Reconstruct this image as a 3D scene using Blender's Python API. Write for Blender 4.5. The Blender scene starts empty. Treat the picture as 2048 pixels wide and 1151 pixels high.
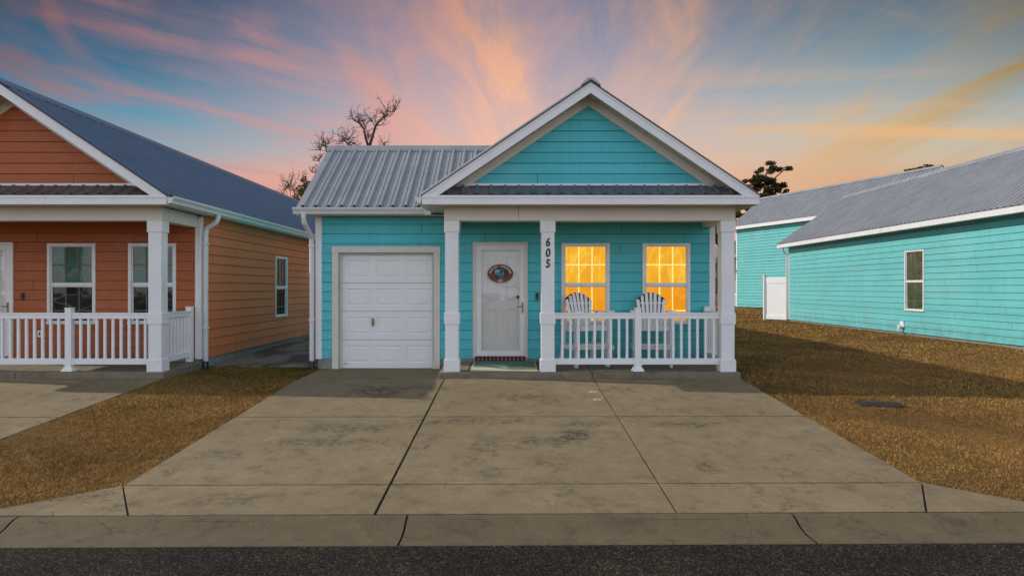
import bpy, bmesh, math, random
import numpy as np
from mathutils import Vector, Matrix
R = math.radians
random.seed(7); rng = np.random.default_rng(11)
scene = bpy.context.scene
COL = scene.collection
ORG = {}

# ------------------------------------------------------------------ helpers
def lin(c):
    c /= 255.0
    return c/12.92 if c <= 0.04045 else ((c+0.055)/1.055)**2.4
def S(r, g, b): return (lin(r), lin(g), lin(b), 1.0)

class MB:
    """collects faces; build() links them as ONE mesh object"""
    def __init__(s): s.v = []; s.f = []; s.m = []; s.cur = 0; s.sm = []; s.smooth = False
    def face(s, pts):
        i = len(s.v); s.v += [tuple(p) for p in pts]; s.f.append(tuple(range(i, i+len(pts)))); s.m.append(s.cur); s.sm.append(s.smooth)
    def mesh(s, vs, fs):
        i = len(s.v); s.v += [tuple(p) for p in vs]
        for f in fs: s.f.append(tuple(i+k for k in f)); s.m.append(s.cur); s.sm.append(s.smooth)
    def hexa(s, p):   # p: 4 bottom (ccw), 4 top
        s.mesh(p, [(3,2,1,0),(4,5,6,7),(0,1,5,4),(1,2,6,5),(2,3,7,6),(3,0,4,7)])
    def box(s, x0, x1, y0, y1, z0, z1):
        s.hexa([(x0,y0,z0),(x1,y0,z0),(x1,y1,z0),(x0,y1,z0),(x0,y0,z1),(x1,y0,z1),(x1,y1,z1),(x0,y1,z1)])
    def prism_xz(s, poly, y0, y1):
        n = len(poly); vs = [(x,y0,z) for x,z in poly]+[(x,y1,z) for x,z in poly]
        s.mesh(vs, [tuple(range(n)), tuple(range(2*n-1,n-1,-1))]+[(i,i+n,(i+1)%n+n,(i+1)%n) for i in range(n)])
    def prism_yz(s, poly, x0, x1):
        n = len(poly); vs = [(x0,y,z) for y,z in poly]+[(x1,y,z) for y,z in poly]
        s.mesh(vs, [tuple(range(n)), tuple(range(2*n-1,n-1,-1))]+[(i,i+n,(i+1)%n+n,(i+1)%n) for i in range(n)])
    def prism_xy(s, poly, z0, z1):
        n = len(poly); vs = [(x,y,z0) for x,y in poly]+[(x,y,z1) for x,y in poly]
        s.mesh(vs, [tuple(range(n-1,-1,-1)), tuple(range(n,2*n))]+[(i,(i+1)%n,(i+1)%n+n,i+n) for i in range(n)])
    def bar(s, a, b, w, d, up=(0,0,1)):
        a = Vector(a); b = Vector(b); t = (b-a).normalized(); up = Vector(up)
        sx = t.cross(up)
        if sx.length < 1e-4: sx = t.cross(Vector((0,1,0)))
        sx.normalize(); sy = sx.cross(t).normalized()
        P = []
        for q in (a, b):
            for i, j in ((-1,-1),(1,-1),(1,1),(-1,1)): P.append(q+sx*(i*w/2)+sy*(j*d/2))
        s.hexa(P)
    def tube(s, pts, rad, n=8, phase=0.0, cap=True):
        pts = [Vector(p) for p in pts]; rs = rad if isinstance(rad, (list, tuple)) else [rad]*len(pts)
        vs = []; prev = None
        for i, p in enumerate(pts):
            t = (pts[min(i+1,len(pts)-1)]-pts[max(i-1,0)]).normalized()
            if prev is None:
                u = t.cross(Vector((0,1,0)))
                if u.length < .05: u = t.cross(Vector((1,0,0)))
            else: u = prev-t*prev.dot(t)
            u.normalize(); prev = u; w = t.cross(u)
            for k in range(n):
                a = 2*math.pi*k/n+phase
                vs.append(p+(u*math.cos(a)+w*math.sin(a))*rs[i])
        fs = []
        for i in range(len(pts)-1):
            for k in range(n):
                fs.append((i*n+k, i*n+(k+1)%n, (i+1)*n+(k+1)%n, (i+1)*n+k))
        if cap and n > 2: fs += [tuple(range(n-1,-1,-1)), tuple(range((len(pts)-1)*n, len(pts)*n))]
        s.mesh(vs, fs)
    def build(s, name, mats, parent=None, org=None, bevel=0.0, kind=None):
        if not isinstance(mats, (list, tuple)): mats = [mats]
        if parent is not None and org is None: org = ORG[parent.name]
        if org is None:
            a = np.array(s.v); org = Vector(((a[:,0].min()+a[:,0].max())/2, (a[:,1].min()+a[:,1].max())/2, a[:,2].min()))
        org = Vector(org)
        me = bpy.data.meshes.new(name)
        me.from_pydata([(x-org.x, y-org.y, z-org.z) for x,y,z in s.v], [], s.f)
        for m in mats: me.materials.append(m)
        me.polygons.foreach_set('material_index', s.m)
        me.polygons.foreach_set('use_smooth', s.sm)
        me.update()
        o = bpy.data.objects.new(name, me); COL.objects.link(o)
        if parent is not None: o.parent = parent
        else: o.location = org
        ORG[o.name] = org
        if bevel:
            b = o.modifiers.new('b', 'BEVEL'); b.width = bevel; b.segments = 2; b.limit_method = 'ANGLE'; b.angle_limit = R(40)
        if kind: o['kind'] = kind
        return o

def thing(name, label, cat, loc, group=None):
    o = bpy.data.objects.new(name, None); COL.objects.link(o); o.location = loc; o.empty_display_size = .2
    ORG[o.name] = Vector(loc); tag(o, label, cat, group); return o
def tag(o, label, cat, group=None):
    o['label'] = label; o['category'] = cat
    if group: o['group'] = group
    return o
def text_mesh(t, size, extrude, shear=0.0, offset=0.0):
    cu = bpy.data.curves.new('txt', 'FONT'); cu.body = t; cu.size = size; cu.extrude = extrude; cu.shear = shear; cu.offset = offset
    cu.align_x = 'CENTER'; cu.align_y = 'CENTER'; cu.resolution_u = 4
    o = bpy.data.objects.new('txt', cu); COL.objects.link(o)
    dg = bpy.context.evaluated_depsgraph_get(); dg.update()
    me = bpy.data.meshes.new_from_object(o.evaluated_get(dg))
    vs = [v.co.copy() for v in me.vertices]; fs = [tuple(p.vertices) for p in me.polygons]
    bpy.data.objects.remove(o); bpy.data.curves.remove(cu); bpy.data.meshes.remove(me)
    return vs, fs

# ------------------------------------------------------------------ materials
class NT:
    def __init__(s, tree): s.t = tree
    def n(s, typ, **kw):
        x = s.t.nodes.new(typ)
        for k, v in kw.items(): setattr(x, k, v)
        return x
    def L(s, a, b): s.t.links.new(a, b)
    def _in(s, node, i, v):
        if v is None: return
        if isinstance(v, bpy.types.NodeSocket): s.L(v, node.inputs[i])
        else: node.inputs[i].default_value = v
    def math(s, op, a, b=None, c=None, clamp=False):
        x = s.n('ShaderNodeMath', operation=op, use_clamp=clamp)
        s._in(x,0,a); s._in(x,1,b); s._in(x,2,c); return x.outputs[0]
    def mix(s, f, a, b, mode='MIX'):
        x = s.n('ShaderNodeMix', data_type='RGBA', blend_type=mode)
        s._in(x,0,f); s._in(x,6,a); s._in(x,7,b); return x.outputs[2]
    def noise(s, vec, scale, detail=4, rough=.5, dist=0.0):
        x = s.n('ShaderNodeTexNoise'); s._in(x,0,vec) if vec is not None else None
        x.inputs['Scale'].default_value = scale; x.inputs['Detail'].default_value = detail
        x.inputs['Roughness'].default_value = rough; x.inputs['Distortion'].default_value = dist
        return x.outputs[0]
    def ramp(s, f, stops, interp='LINEAR'):
        x = s.n('ShaderNodeValToRGB'); x.color_ramp.interpolation = interp
        e = x.color_ramp.elements
        while len(e) > 1: e.remove(e[0])
        e[0].position = stops[0][0]; e[0].color = stops[0][1]
        for p, c in stops[1:]:
            q = e.new(p); q.color = c
        s._in(x,0,f); return x.outputs[0]
    def smooth(s, v, a, b):
        x = s.n('ShaderNodeMapRange', interpolation_type='SMOOTHSTEP')
        s._in(x,0,v); s._in(x,1,a); s._in(x,2,b); return x.outputs[0]
    def mapv(s, vec, scale=(1,1,1), loc=(0,0,0), rot=(0,0,0)):
        x = s.n('ShaderNodeMapping'); s._in(x,0,vec); x.inputs['Scale'].default_value = scale
        x.inputs['Location'].default_value = loc; x.inputs['Rotation'].default_value = rot; return x.outputs[0]
    def bump(s, h, strength=.3, dist=.01):
        x = s.n('ShaderNodeBump'); s._in(x,'Height',h); x.inputs['Strength'].default_value = strength; x.inputs['Distance'].default_value = dist
        return x.outputs[0]
def g(v): return (v, v, v, 1)

def newmat(name):
    m = bpy.data.materials.new(name); m.use_nodes = True
    nt = m.node_tree; b = nt.nodes['Principled BSDF']; return m, NT(nt), b

def paint(name, col, rough=.5, var=.12, scale=3.0, bump=.15, bscale=60, metallic=0.0, stretch=(1,1,1), spec=.5, dirt=None, dirt_amt=.35):
    m, N, b = newmat(name)
    tc = N.n('ShaderNodeTexCoord').outputs['Object']
    v = N.mapv(tc, stretch)
    n1 = N.noise(v, scale, 5, .6); n2 = N.noise(v, scale*7, 3, .6)
    f = N.math('ADD', N.math('MULTIPLY', n1, .7), N.math('MULTIPLY', n2, .3))
    c0 = tuple(max(0, c*(1-var)) for c in col[:3])+(1,); c1 = tuple(min(1, c*(1+var)) for c in col[:3])+(1,)
    c = N.ramp(f, [(.3, c0), (.7, c1)])
    if dirt is not None:
        d = N.smooth(N.noise(N.mapv(tc, (1.2,1.2,.5)), 2.3, 6, .65), .52, .78)
        c = N.mix(N.math('MULTIPLY', d, dirt_amt), c, dirt)
    N.L(c, b.inputs['Base Color'])
    b.inputs['Roughness'].default_value = rough; b.inputs['Metallic'].default_value = metallic
    b.inputs['Specular IOR Level'].default_value = spec
    if bump:
        h = N.noise(N.mapv(tc, stretch), bscale, 3, .6)
        N.L(N.bump(h, bump, .004), b.inputs['Normal'])
    return m

def siding(name, col):
    m, N, b = newmat(name)
    tc = N.n('ShaderNodeTexCoord').outputs['Object']
    big = N.noise(tc, .9, 4, .6); grain = N.noise(N.mapv(tc, (3,3,60)), 3.0, 4, .65); streak = N.noise(N.mapv(tc, (6,6,.5)), 2.0, 4, .6)
    f = N.math('ADD', N.math('MULTIPLY', big, .45), N.math('ADD', N.math('MULTIPLY', grain, .25), N.math('MULTIPLY', streak, .3)))
    c = N.ramp(f, [(.33, tuple(x*.86 for x in col[:3])+(1,)), (.66, tuple(min(1,x*1.12) for x in col[:3])+(1,))])
    # per-board tone (each 17.6 cm course painted / weathered a little differently)
    sep = N.n('ShaderNodeSeparateXYZ'); N.L(tc, sep.inputs[0])
    row = N.math('FLOOR', N.math('DIVIDE', sep.outputs[2], .176))
    wn = N.n('ShaderNodeTexWhiteNoise', noise_dimensions='1D'); N.L(row, wn.inputs['W'])
    hs = N.n('ShaderNodeHueSaturation'); N.L(c, hs.inputs['Color']); N.L(N.math('MULTIPLY_ADD', wn.outputs[0], .1, .95), hs.inputs['Value'])
    spl = N.math('MULTIPLY', N.smooth(sep.outputs[2], .62, .2), N.smooth(N.noise(N.mapv(tc, (1,1,.6)), 5, 5, .7), .42, .62))
    fade = N.smooth(N.noise(tc, .55, 3, .6), .5, .72)
    cc = N.mix(N.math('MULTIPLY', spl, .28), hs.outputs[0], (.16,.13,.09,1)); cc = N.mix(N.math('MULTIPLY', fade, .10), cc, (.45,.5,.48,1))
    N.L(cc, b.inputs['Base Color'])
    b.inputs['Roughness'].default_value = .55; b.inputs['Specular IOR Level'].default_value = .35
    N.L(N.bump(grain, .25, .004), b.inputs['Normal'])
    return m

def metal(name, col, rough=.42, metallic=.6):
    m, N, b = newmat(name)
    tc = N.n('ShaderNodeTexCoord').outputs['Object']
    n1 = N.noise(tc, 1.6, 6, .65); n2 = N.noise(tc, 25, 4, .6)
    c = N.ramp(N.math('ADD', N.math('MULTIPLY', n1, .65), N.math('MULTIPLY', n2, .35)), [(.35, tuple(x*.82 for x in col[:3])+(1,)), (.65, tuple(x*1.1 for x in col[:3])+(1,))])
    N.L(c, b.inputs['Base Color']); b.inputs['Metallic'].default_value = metallic
    N.L(N.math('MULTIPLY_ADD', n1, .3, rough-.15), b.inputs['Roughness'])
    N.L(N.bump(n1, .12, .01), b.inputs['Normal'])
    return m

def plain(name, col, rough=.5, metallic=0.0):
    m, N, b = newmat(name)
    tc = N.n('ShaderNodeTexCoord').outputs['Object']
    n = N.noise(tc, 20, 3)
    N.L(N.ramp(n, [(.3, tuple(x*.85 for x in col[:3])+(1,)), (.7, tuple(min(1,x*1.1) for x in col[:3])+(1,))]), b.inputs['Base Color'])
    b.inputs['Roughness'].default_value = rough; b.inputs['Metallic'].default_value = metallic
    return m

M = {}
M['teal'] = siding('teal_siding', (.075,.49,.545,1))
M['teal_side'] = siding('teal_siding_pale', (.145,.51,.51,1))
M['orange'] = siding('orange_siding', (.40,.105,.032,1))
M['orange_lit'] = siding('orange_siding_lit', (.66,.168,.052,1))  # same orange paint made paler, bounced light put into the colour
M['gap_dark'] = plain('shade_gap_backing', (.02,.025,.025,1), .9)  # dark sheet behind joints; board gaps bare it as painted shadow lines
M['white'] = paint('white_trim', (.77,.77,.77,1), .45, .06, 2.0, .08, dirt=(.40,.37,.31,1), dirt_amt=.38)
M['vinyl'] = paint('white_vinyl', (.80,.80,.80,1), .35, .04, 2.0, .05)
M['cream'] = paint('cream_trim', (.66,.62,.55,1), .5, .06, 2.0, .1, dirt=(.35,.30,.22,1), dirt_amt=.2)
M['soffit'] = paint('beige_soffit', (.55,.48,.36,1), .55, .08, 2.0, .1)
M['gutter'] = paint('gutter_white', (.68,.68,.68,1), .3, .06, 3.0, .04, dirt=(.4,.36,.28,1), dirt_amt=.25)
M['roof'] = metal('galvalume_roof', (.34,.345,.35,1), .42, .35)
M['roof_blue'] = metal('slate_blue_roof', (.095,.145,.21,1), .5, .35)
M['roof_pale'] = metal('pale_grey_roof', (.31,.31,.32,1), .5, .3)
M['pent'] = metal('pent_grey_metal', (.22,.23,.25,1), .45)
M['pent_brown'] = metal('pent_brown_metal', (.22,.19,.19,1), .45)
M['flash'] = metal('flashing', (.5,.52,.54,1), .4)
M['edge'] = plain('dark_drip_edge', (.07,.055,.05,1), .45, .3)
M['cmu'] = paint('grey_foundation', (.24,.24,.22,1), .85, .25, 6, .4, 80)
M['black'] = plain('black_plastic', (.012,.012,.014,1), .4)
M['dark'] = plain('chair_gap_shade', (.01,.01,.012,1), .7)
M['brass'] = plain('aged_brass', (.32,.22,.12,1), .35, .8)
M['brick'] = paint('dark_red_brick', (.085,.018,.014,1), .8, .35, 10, .4, 60)
M['mortar'] = plain('pale_mortar', (.5,.46,.42,1), .9)
M['chair'] = paint('white_poly_lumber', (.78,.78,.79,1), .5, .05, 4, .1)
M['bark'] = paint('grey_bark', (.060,.054,.054,1), .9, .4, 6, .6, 40)
M['bark_pine'] = paint('pine_bark', (.12,.06,.035,1), .9, .4, 6, .6, 40)
M['door_white'] = paint('door_white', (.86,.85,.82,1), .4, .04, 2.0, .04)
M['sticker'] = plain('blue_sticker', (.01,.015,.12,1), .4)
M['orange_tag'] = plain('orange_tag', (.6,.22,.03,1), .5)
M['lid'] = paint('grey_valve_lid', (.040,.037,.034,1), .95, .3, 9, .3, 60, spec=.08)
M['capw'] = plain('pale_cap', (.46,.42,.34,1), .6)

def glass_mat(name='clear_glass'):
    m = bpy.data.materials.new(name); m.use_nodes = True; t = m.node_tree; t.nodes.clear(); N = NT(t)
    o = N.n('ShaderNodeOutputMaterial'); tr = N.n('ShaderNodeBsdfTransparent'); gl = N.n('ShaderNodeBsdfGlossy'); gl.inputs['Roughness'].default_value = .03
    tc = N.n('ShaderNodeTexCoord').outputs['Object']
    bm = N.bump(N.noise(tc, 2.2, 2, .5), .12, .05); N.L(bm, gl.inputs['Normal'])
    fr = N.n('ShaderNodeFresnel'); fr.inputs[0].default_value = 1.5
    mx = N.n('ShaderNodeMixShader'); N.L(N.math('MULTIPLY', fr.outputs[0], .9, clamp=True), mx.inputs[0]); N.L(tr.outputs[0], mx.inputs[1]); N.L(gl.outputs[0], mx.inputs[2])
    N.L(mx.outputs[0], o.inputs[0]); return m
M['glass'] = glass_mat()

def dark_pane(name, top, slat, blind_scale=22):
    """window glass over closed blinds: dark, glossy and a little wavy"""
    m, N, b = newmat(name)
    tc = N.n('ShaderNodeTexCoord').outputs['Object']
    sep = N.n('ShaderNodeSeparateXYZ'); N.L(tc, sep.inputs[0])
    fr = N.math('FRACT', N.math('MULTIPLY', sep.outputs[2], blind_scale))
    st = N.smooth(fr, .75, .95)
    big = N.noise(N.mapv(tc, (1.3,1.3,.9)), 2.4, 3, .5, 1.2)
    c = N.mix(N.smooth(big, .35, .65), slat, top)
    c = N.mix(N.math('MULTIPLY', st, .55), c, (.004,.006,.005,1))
    # warped curtain reflections painted into the colour as thin pale curved lines
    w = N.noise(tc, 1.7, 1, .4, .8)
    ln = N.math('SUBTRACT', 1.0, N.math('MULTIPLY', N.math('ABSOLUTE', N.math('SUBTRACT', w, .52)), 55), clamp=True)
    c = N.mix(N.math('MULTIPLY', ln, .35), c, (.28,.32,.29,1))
    N.L(c, b.inputs['Base Color']); b.inputs['Roughness'].default_value = .06
    N.L(N.bump(N.noise(tc, 2.6, 2, .5), .08, .05), b.inputs['Normal'])
    return m
M['pane_teal'] = dark_pane('pane_teal', (.055,.17,.135,1), (.09,.13,.08,1))
M['pane_dark'] = dark_pane('pane_dark', (.008,.012,.01,1), (.018,.020,.014,1))
M['pane_blind'] = dark_pane('pane_blind', (.075,.12,.05,1), (.045,.065,.035,1), 14)
M['pane_green'] = dark_pane('pane_green', (.01,.09,.05,1), (.006,.045,.028,1)); M['pane_black'] = dark_pane('pane_black', (.004,.006,.005,1), (.008,.009,.006,1)); M['pane_black'].node_tree.nodes['Principled BSDF'].inputs['Specular IOR Level'].default_value = .05; M['pane_green'].node_tree.nodes['Principled BSDF'].inputs['Specular IOR Level'].default_value = .06  # green tint stands for the reflected teal wall, specular nearly off

def lit_pane(name, col, hot, strength):
    m, N, b = newmat(name)
    tc = N.n('ShaderNodeTexCoord').outputs['Object']
    sep = N.n('ShaderNodeSeparateXYZ'); N.L(tc, sep.inputs[0])
    st = N.smooth(N.math('FRACT', N.math('MULTIPLY', sep.outputs[2], 24)), .7, .95)
    big = N.noise(N.mapv(tc, (1.0,1,1.0)), 1.6, 2, .5, 1.6)
    w = N.noise(N.mapv(tc, (1.5,1,.6), rot=(0,.5,0)), 1.9, 2, .5, 1.4)
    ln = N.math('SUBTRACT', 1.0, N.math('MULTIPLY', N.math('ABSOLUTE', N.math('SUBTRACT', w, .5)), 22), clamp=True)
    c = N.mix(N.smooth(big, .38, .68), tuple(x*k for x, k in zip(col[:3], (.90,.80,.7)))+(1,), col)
    c = N.mix(N.math("MULTIPLY", ln, .45), c, hot)  # hot streaks painted into the glow for warped curtain reflections
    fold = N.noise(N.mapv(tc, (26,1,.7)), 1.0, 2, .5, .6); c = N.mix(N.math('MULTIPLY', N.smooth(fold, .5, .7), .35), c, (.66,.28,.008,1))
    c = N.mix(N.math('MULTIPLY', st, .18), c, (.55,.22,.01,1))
    b.inputs['Base Color'].default_value = (.05,.03,.01,1); b.inputs['Roughness'].default_value = .1
    N.L(c, b.inputs['Emission Color']); b.inputs['Emission Strength'].default_value = strength; b.inputs['Specular IOR Level'].default_value = .15
    return m
M['lit_top'] = lit_pane('lit_pane_top', (.92,.46,.012,1), (1.0,.70,.10,1), 1.02)
M['lit_low'] = lit_pane('lit_pane_low', (.92,.37,.008,1), (.95,.5,.04,1), 1.0)
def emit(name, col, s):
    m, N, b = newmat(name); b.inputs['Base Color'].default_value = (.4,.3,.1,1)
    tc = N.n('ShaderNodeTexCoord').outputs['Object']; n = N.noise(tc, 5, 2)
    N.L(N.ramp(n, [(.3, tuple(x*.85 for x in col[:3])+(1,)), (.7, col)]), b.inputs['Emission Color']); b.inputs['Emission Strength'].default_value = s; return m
M['glow_bar'] = emit('glowing_grid_bar', (1.0,.76,.20,1), 1.1)  # bars are no lamps; window brightness put in as their own glow

m_, N_, b_ = newmat('dim_bar'); b_.inputs['Base Color'].default_value = (.10,.12,.10,1); M['bar_dim'] = m_

# ------------------------------------------------------------------ ground height
def gd(y):
    if y <= 5.62: return -.316
    if y <= 11.42: return -.316+(y-5.62)*(.336/5.8)
    if y <= 13: return .02-.004*(y-11.42)/1.58
    if y <= 17: return .016+(y-13)*.02
    return .096
SKEW = .013
def sk(x, y):
    w = max(0.0, min(1.0, (11.42-y)/5.0)); return y+SKEW*x*w

# ------------------------------------------------------------------ ground materials
def concrete(name, base, stains=True):
    m, N, b = newmat(name)
    pos = N.n('ShaderNodeNewGeometry').outputs['Position']
    n1 = N.noise(pos, .55, 6, .65); n2 = N.noise(N.mapv(pos, (1.6,.8,1)), 2.2, 6, .7); n3 = N.noise(pos, 140, 2, .6); n4 = N.noise(pos, 28, 4, .7)
    f = N.math('ADD', N.math('MULTIPLY', n1, .5), N.math('ADD', N.math('MULTIPLY', n4, .25), N.math('MULTIPLY', n3, .25)))
    c = N.ramp(f, [(.32, tuple(x*.72 for x in base[:3])+(1,)), (.5, base), (.68, tuple(x*1.25 for x in base[:3])+(1,))])
    warm = N.smooth(N.noise(pos, .8, 3, .5), .5, .75)
    c = N.mix(N.math('MULTIPLY', warm, .25), c, (base[0]*1.15, base[1]*.98, base[2]*.75, 1))
    # mildew: patchy, ragged
    brk = N.smooth(N.noise(N.mapv(pos, (1,1.25,1)), 11, 6, .8), .45, .58)
    md = N.math('MULTIPLY', N.smooth(n2, .50, .64), N.smooth(N.noise(pos, .5, 3, .5), .42, .58))
    c = N.mix(N.math('MULTIPLY', N.math('MULTIPLY', md, brk), .75), c, (.05,.042,.030,1))
    mot = N.noise(N.mapv(pos, (1,1,1), rot=(0,0,.5)), 4.5, 7, .75)
    c = N.mix(N.math('MULTIPLY', N.smooth(mot, .50, .66), .55), c, tuple(x*.5 for x in base[:3])+(1,))
    c = N.mix(N.math('MULTIPLY', N.smooth(mot, .47, .33), .40), c, tuple(x*1.45 for x in base[:3])+(1,))
    spk = N.noise(pos, 75, 2, .5); c = N.mix(N.math('MULTIPLY', N.smooth(spk, .60, .72), .45), c, (.045,.036,.024,1))
    # hairline cracks
    cv = N.n('ShaderNodeTexVoronoi', feature='DISTANCE_TO_EDGE'); cv.inputs['Scale'].default_value = .42
    wv = N.n('ShaderNodeVectorMath', operation='ADD'); N.L(pos, wv.inputs[0]); nz = N.n('ShaderNodeTexNoise'); N.L(pos, nz.inputs[0]); nz.inputs['Scale'].default_value = 2.2; nz.inputs['Detail'].default_value = 6; N.L(nz.outputs[1], wv.inputs[1]); N.L(wv.outputs[0], cv.inputs['Vector'])
    ck = N.math('MULTIPLY', N.smooth(cv.outputs[0], .004, .001), N.smooth(N.noise(pos, .6, 2), .5, .6)); c = N.mix(N.math('MULTIPLY', ck, .5), c, (.03,.025,.018,1))
    if stains:
        sepn = N.n('ShaderNodeSeparateXYZ'); N.L(pos, sepn.inputs[0])
        rag = N.math('SUBTRACT', N.noise(pos, 3.5, 7, .8), .5)
        for (x, y, rx, ry, a, col) in STAINS:
            dx = N.math('DIVIDE', N.math('SUBTRACT', sepn.outputs[0], x), rx); dy = N.math('DIVIDE', N.math('SUBTRACT', sepn.outputs[1], y), ry)
            d = N.math('SQRT', N.math('ADD', N.math('MULTIPLY', dx, dx), N.math('MULTIPLY', dy, dy)))
            k = N.smooth(N.math('ADD', d, N.math('MULTIPLY', rag, 2.6)), 1.05, .35)
            k = N.math('MULTIPLY', k, N.math('MULTIPLY_ADD', brk, .85, .15))
            c = N.mix(N.math('MULTIPLY', k, min(1, a*1.35)), c, col)
    N.L(c, b.inputs['Base Color']); b.inputs['Roughness'].default_value = .85; b.inputs['Specular IOR Level'].default_value = .3
    broom = N.noise(N.mapv(pos, (2,90,1)), 1.0, 3, .6)
    N.L(N.bump(N.math('ADD', N.math('ADD', n3, n4), N.math('MULTIPLY', broom, .7)), .5, .004), b.inputs['Normal'])
    return m
DK = (.035,.03,.024,1); RUST = (.12,.055,.018,1)
STAINS = [(-1.95,10.35,.55,.45,.8,DK), (-1.6,10.7,.9,.2,.4,DK), (.10,10.0,.5,.3,.45,DK), (.75,7.98,.25,.28,.85,DK), (.45,7.75,.45,.25,.6,DK), (-.55,8.6,.9,.28,.5,DK),
          (.9,8.45,.4,.2,.45,DK), (-1.9,8.3,.8,.35,.5,DK), (-2.1,7.7,.7,.25,.5,DK), (-3.0,7.2,.3,.25,.4,DK), (1.9,6.85,.15,.32,.85,RUST), (2.15,8.45,.45,.18,.5,DK),
          (.35,7.0,.35,.3,.35,DK), (-.2,6.6,.3,.25,.3,DK), (.55,9.7,.2,.3,.4,DK), (2.3,9.2,.5,.25,.3,DK), (-3.75,6.0,.5,.2,.5,DK), (-2.4,5.95,.6,.2,.3,DK)]
M['concrete'] = concrete('driveway_concrete', (.215,.161,.088,1))
M['kerb'] = concrete('kerb_concrete', (.122,.092,.050,1), False)
M['slab'] = concrete('porch_concrete', (.20,.168,.12,1), False)
M['joint'] = plain('joint_filler', (.012,.010,.008,1), .95)
def wet(name):
    m, N, b = newmat(name); pos = N.n('ShaderNodeNewGeometry').outputs['Position']
    n1 = N.noise(N.mapv(pos, (1.3,.6,1)), 1.1, 5, .65, .4); n4 = N.noise(pos, 30, 4, .7)
    c = N.mix(N.smooth(n1, .42, .58), (.22,.19,.15,1), (.02,.016,.012,1)); c = N.mix(N.math('MULTIPLY', n4, .3), c, (.20,.18,.15,1))
    N.L(c, b.inputs['Base Color']); N.L(N.math('MULTIPLY_ADD', n1, -.5, .95), b.inputs['Roughness']); N.L(N.bump(n4, .3, .005), b.inputs['Normal']); return m
M['path'] = wet('damp_paving')
def asphalt():
    m, N, b = newmat('asphalt'); pos = N.n('ShaderNodeNewGeometry').outputs['Position']
    vo = N.n('ShaderNodeTexVoronoi'); N.L(pos, vo.inputs['Vector']); vo.inputs['Scale'].default_value = 85
    sp = N.n('ShaderNodeSeparateColor'); N.L(vo.outputs['Color'], sp.inputs[0])
    stone = N.ramp(sp.outputs[0], [(0,(.010,.008,.0065,1)), (.5,(.020,.016,.012,1)), (.82,(.042,.033,.025,1)), (1,(.12,.096,.07,1))])
    big = N.noise(pos, 1.2, 5, .6)
    c = N.mix(N.smooth(big, .3, .75), N.mix(1.0, stone, (.55,.55,.55,1), 'MULTIPLY'), N.mix(1.0, stone, (1.1,1.0,.88,1), 'MULTIPLY'))
    N.L(c, b.inputs['Base Color']); b.inputs['Roughness'].default_value = .95; b.inputs['Specular IOR Level'].default_value = .15
    N.L(N.bump(N.math('ADD', N.math('MULTIPLY', vo.outputs['Distance'], -1.0), N.noise(pos, 60, 3)), .6, .006), b.inputs['Normal']); return m
M['asphalt'] = asphalt()
def soil():
    m, N, b = newmat('lawn_thatch'); pos = N.n('ShaderNodeNewGeometry').outputs['Position']
    n1 = N.noise(pos, .6, 5, .6); n2 = N.noise(pos, 22, 5, .75)
    c = N.ramp(N.math('ADD', N.math('MULTIPLY', n1, .35), N.math('MULTIPLY', n2, .65)), [(.32,(.055,.030,.010,1)), (.5,(.16,.088,.026,1)), (.7,(.30,.17,.052,1))])
    N.L(c, b.inputs['Base Color']); b.inputs['Roughness'].default_value = .95; b.inputs['Specular IOR Level'].default_value = .1
    N.L(N.bump(n2, .8, .03), b.inputs['Normal']); return m
M['soil'] = soil()
def blade_mat():
    m, N, b = newmat('dormant_grass'); a = N.n('ShaderNodeAttribute', attribute_name='tint')
    N.L(a.outputs['Color'], b.inputs['Base Color']); b.inputs['Roughness'].default_value = .75; b.inputs['Specular IOR Level'].default_value = .15; return m
M['blade'] = blade_mat()

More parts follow.
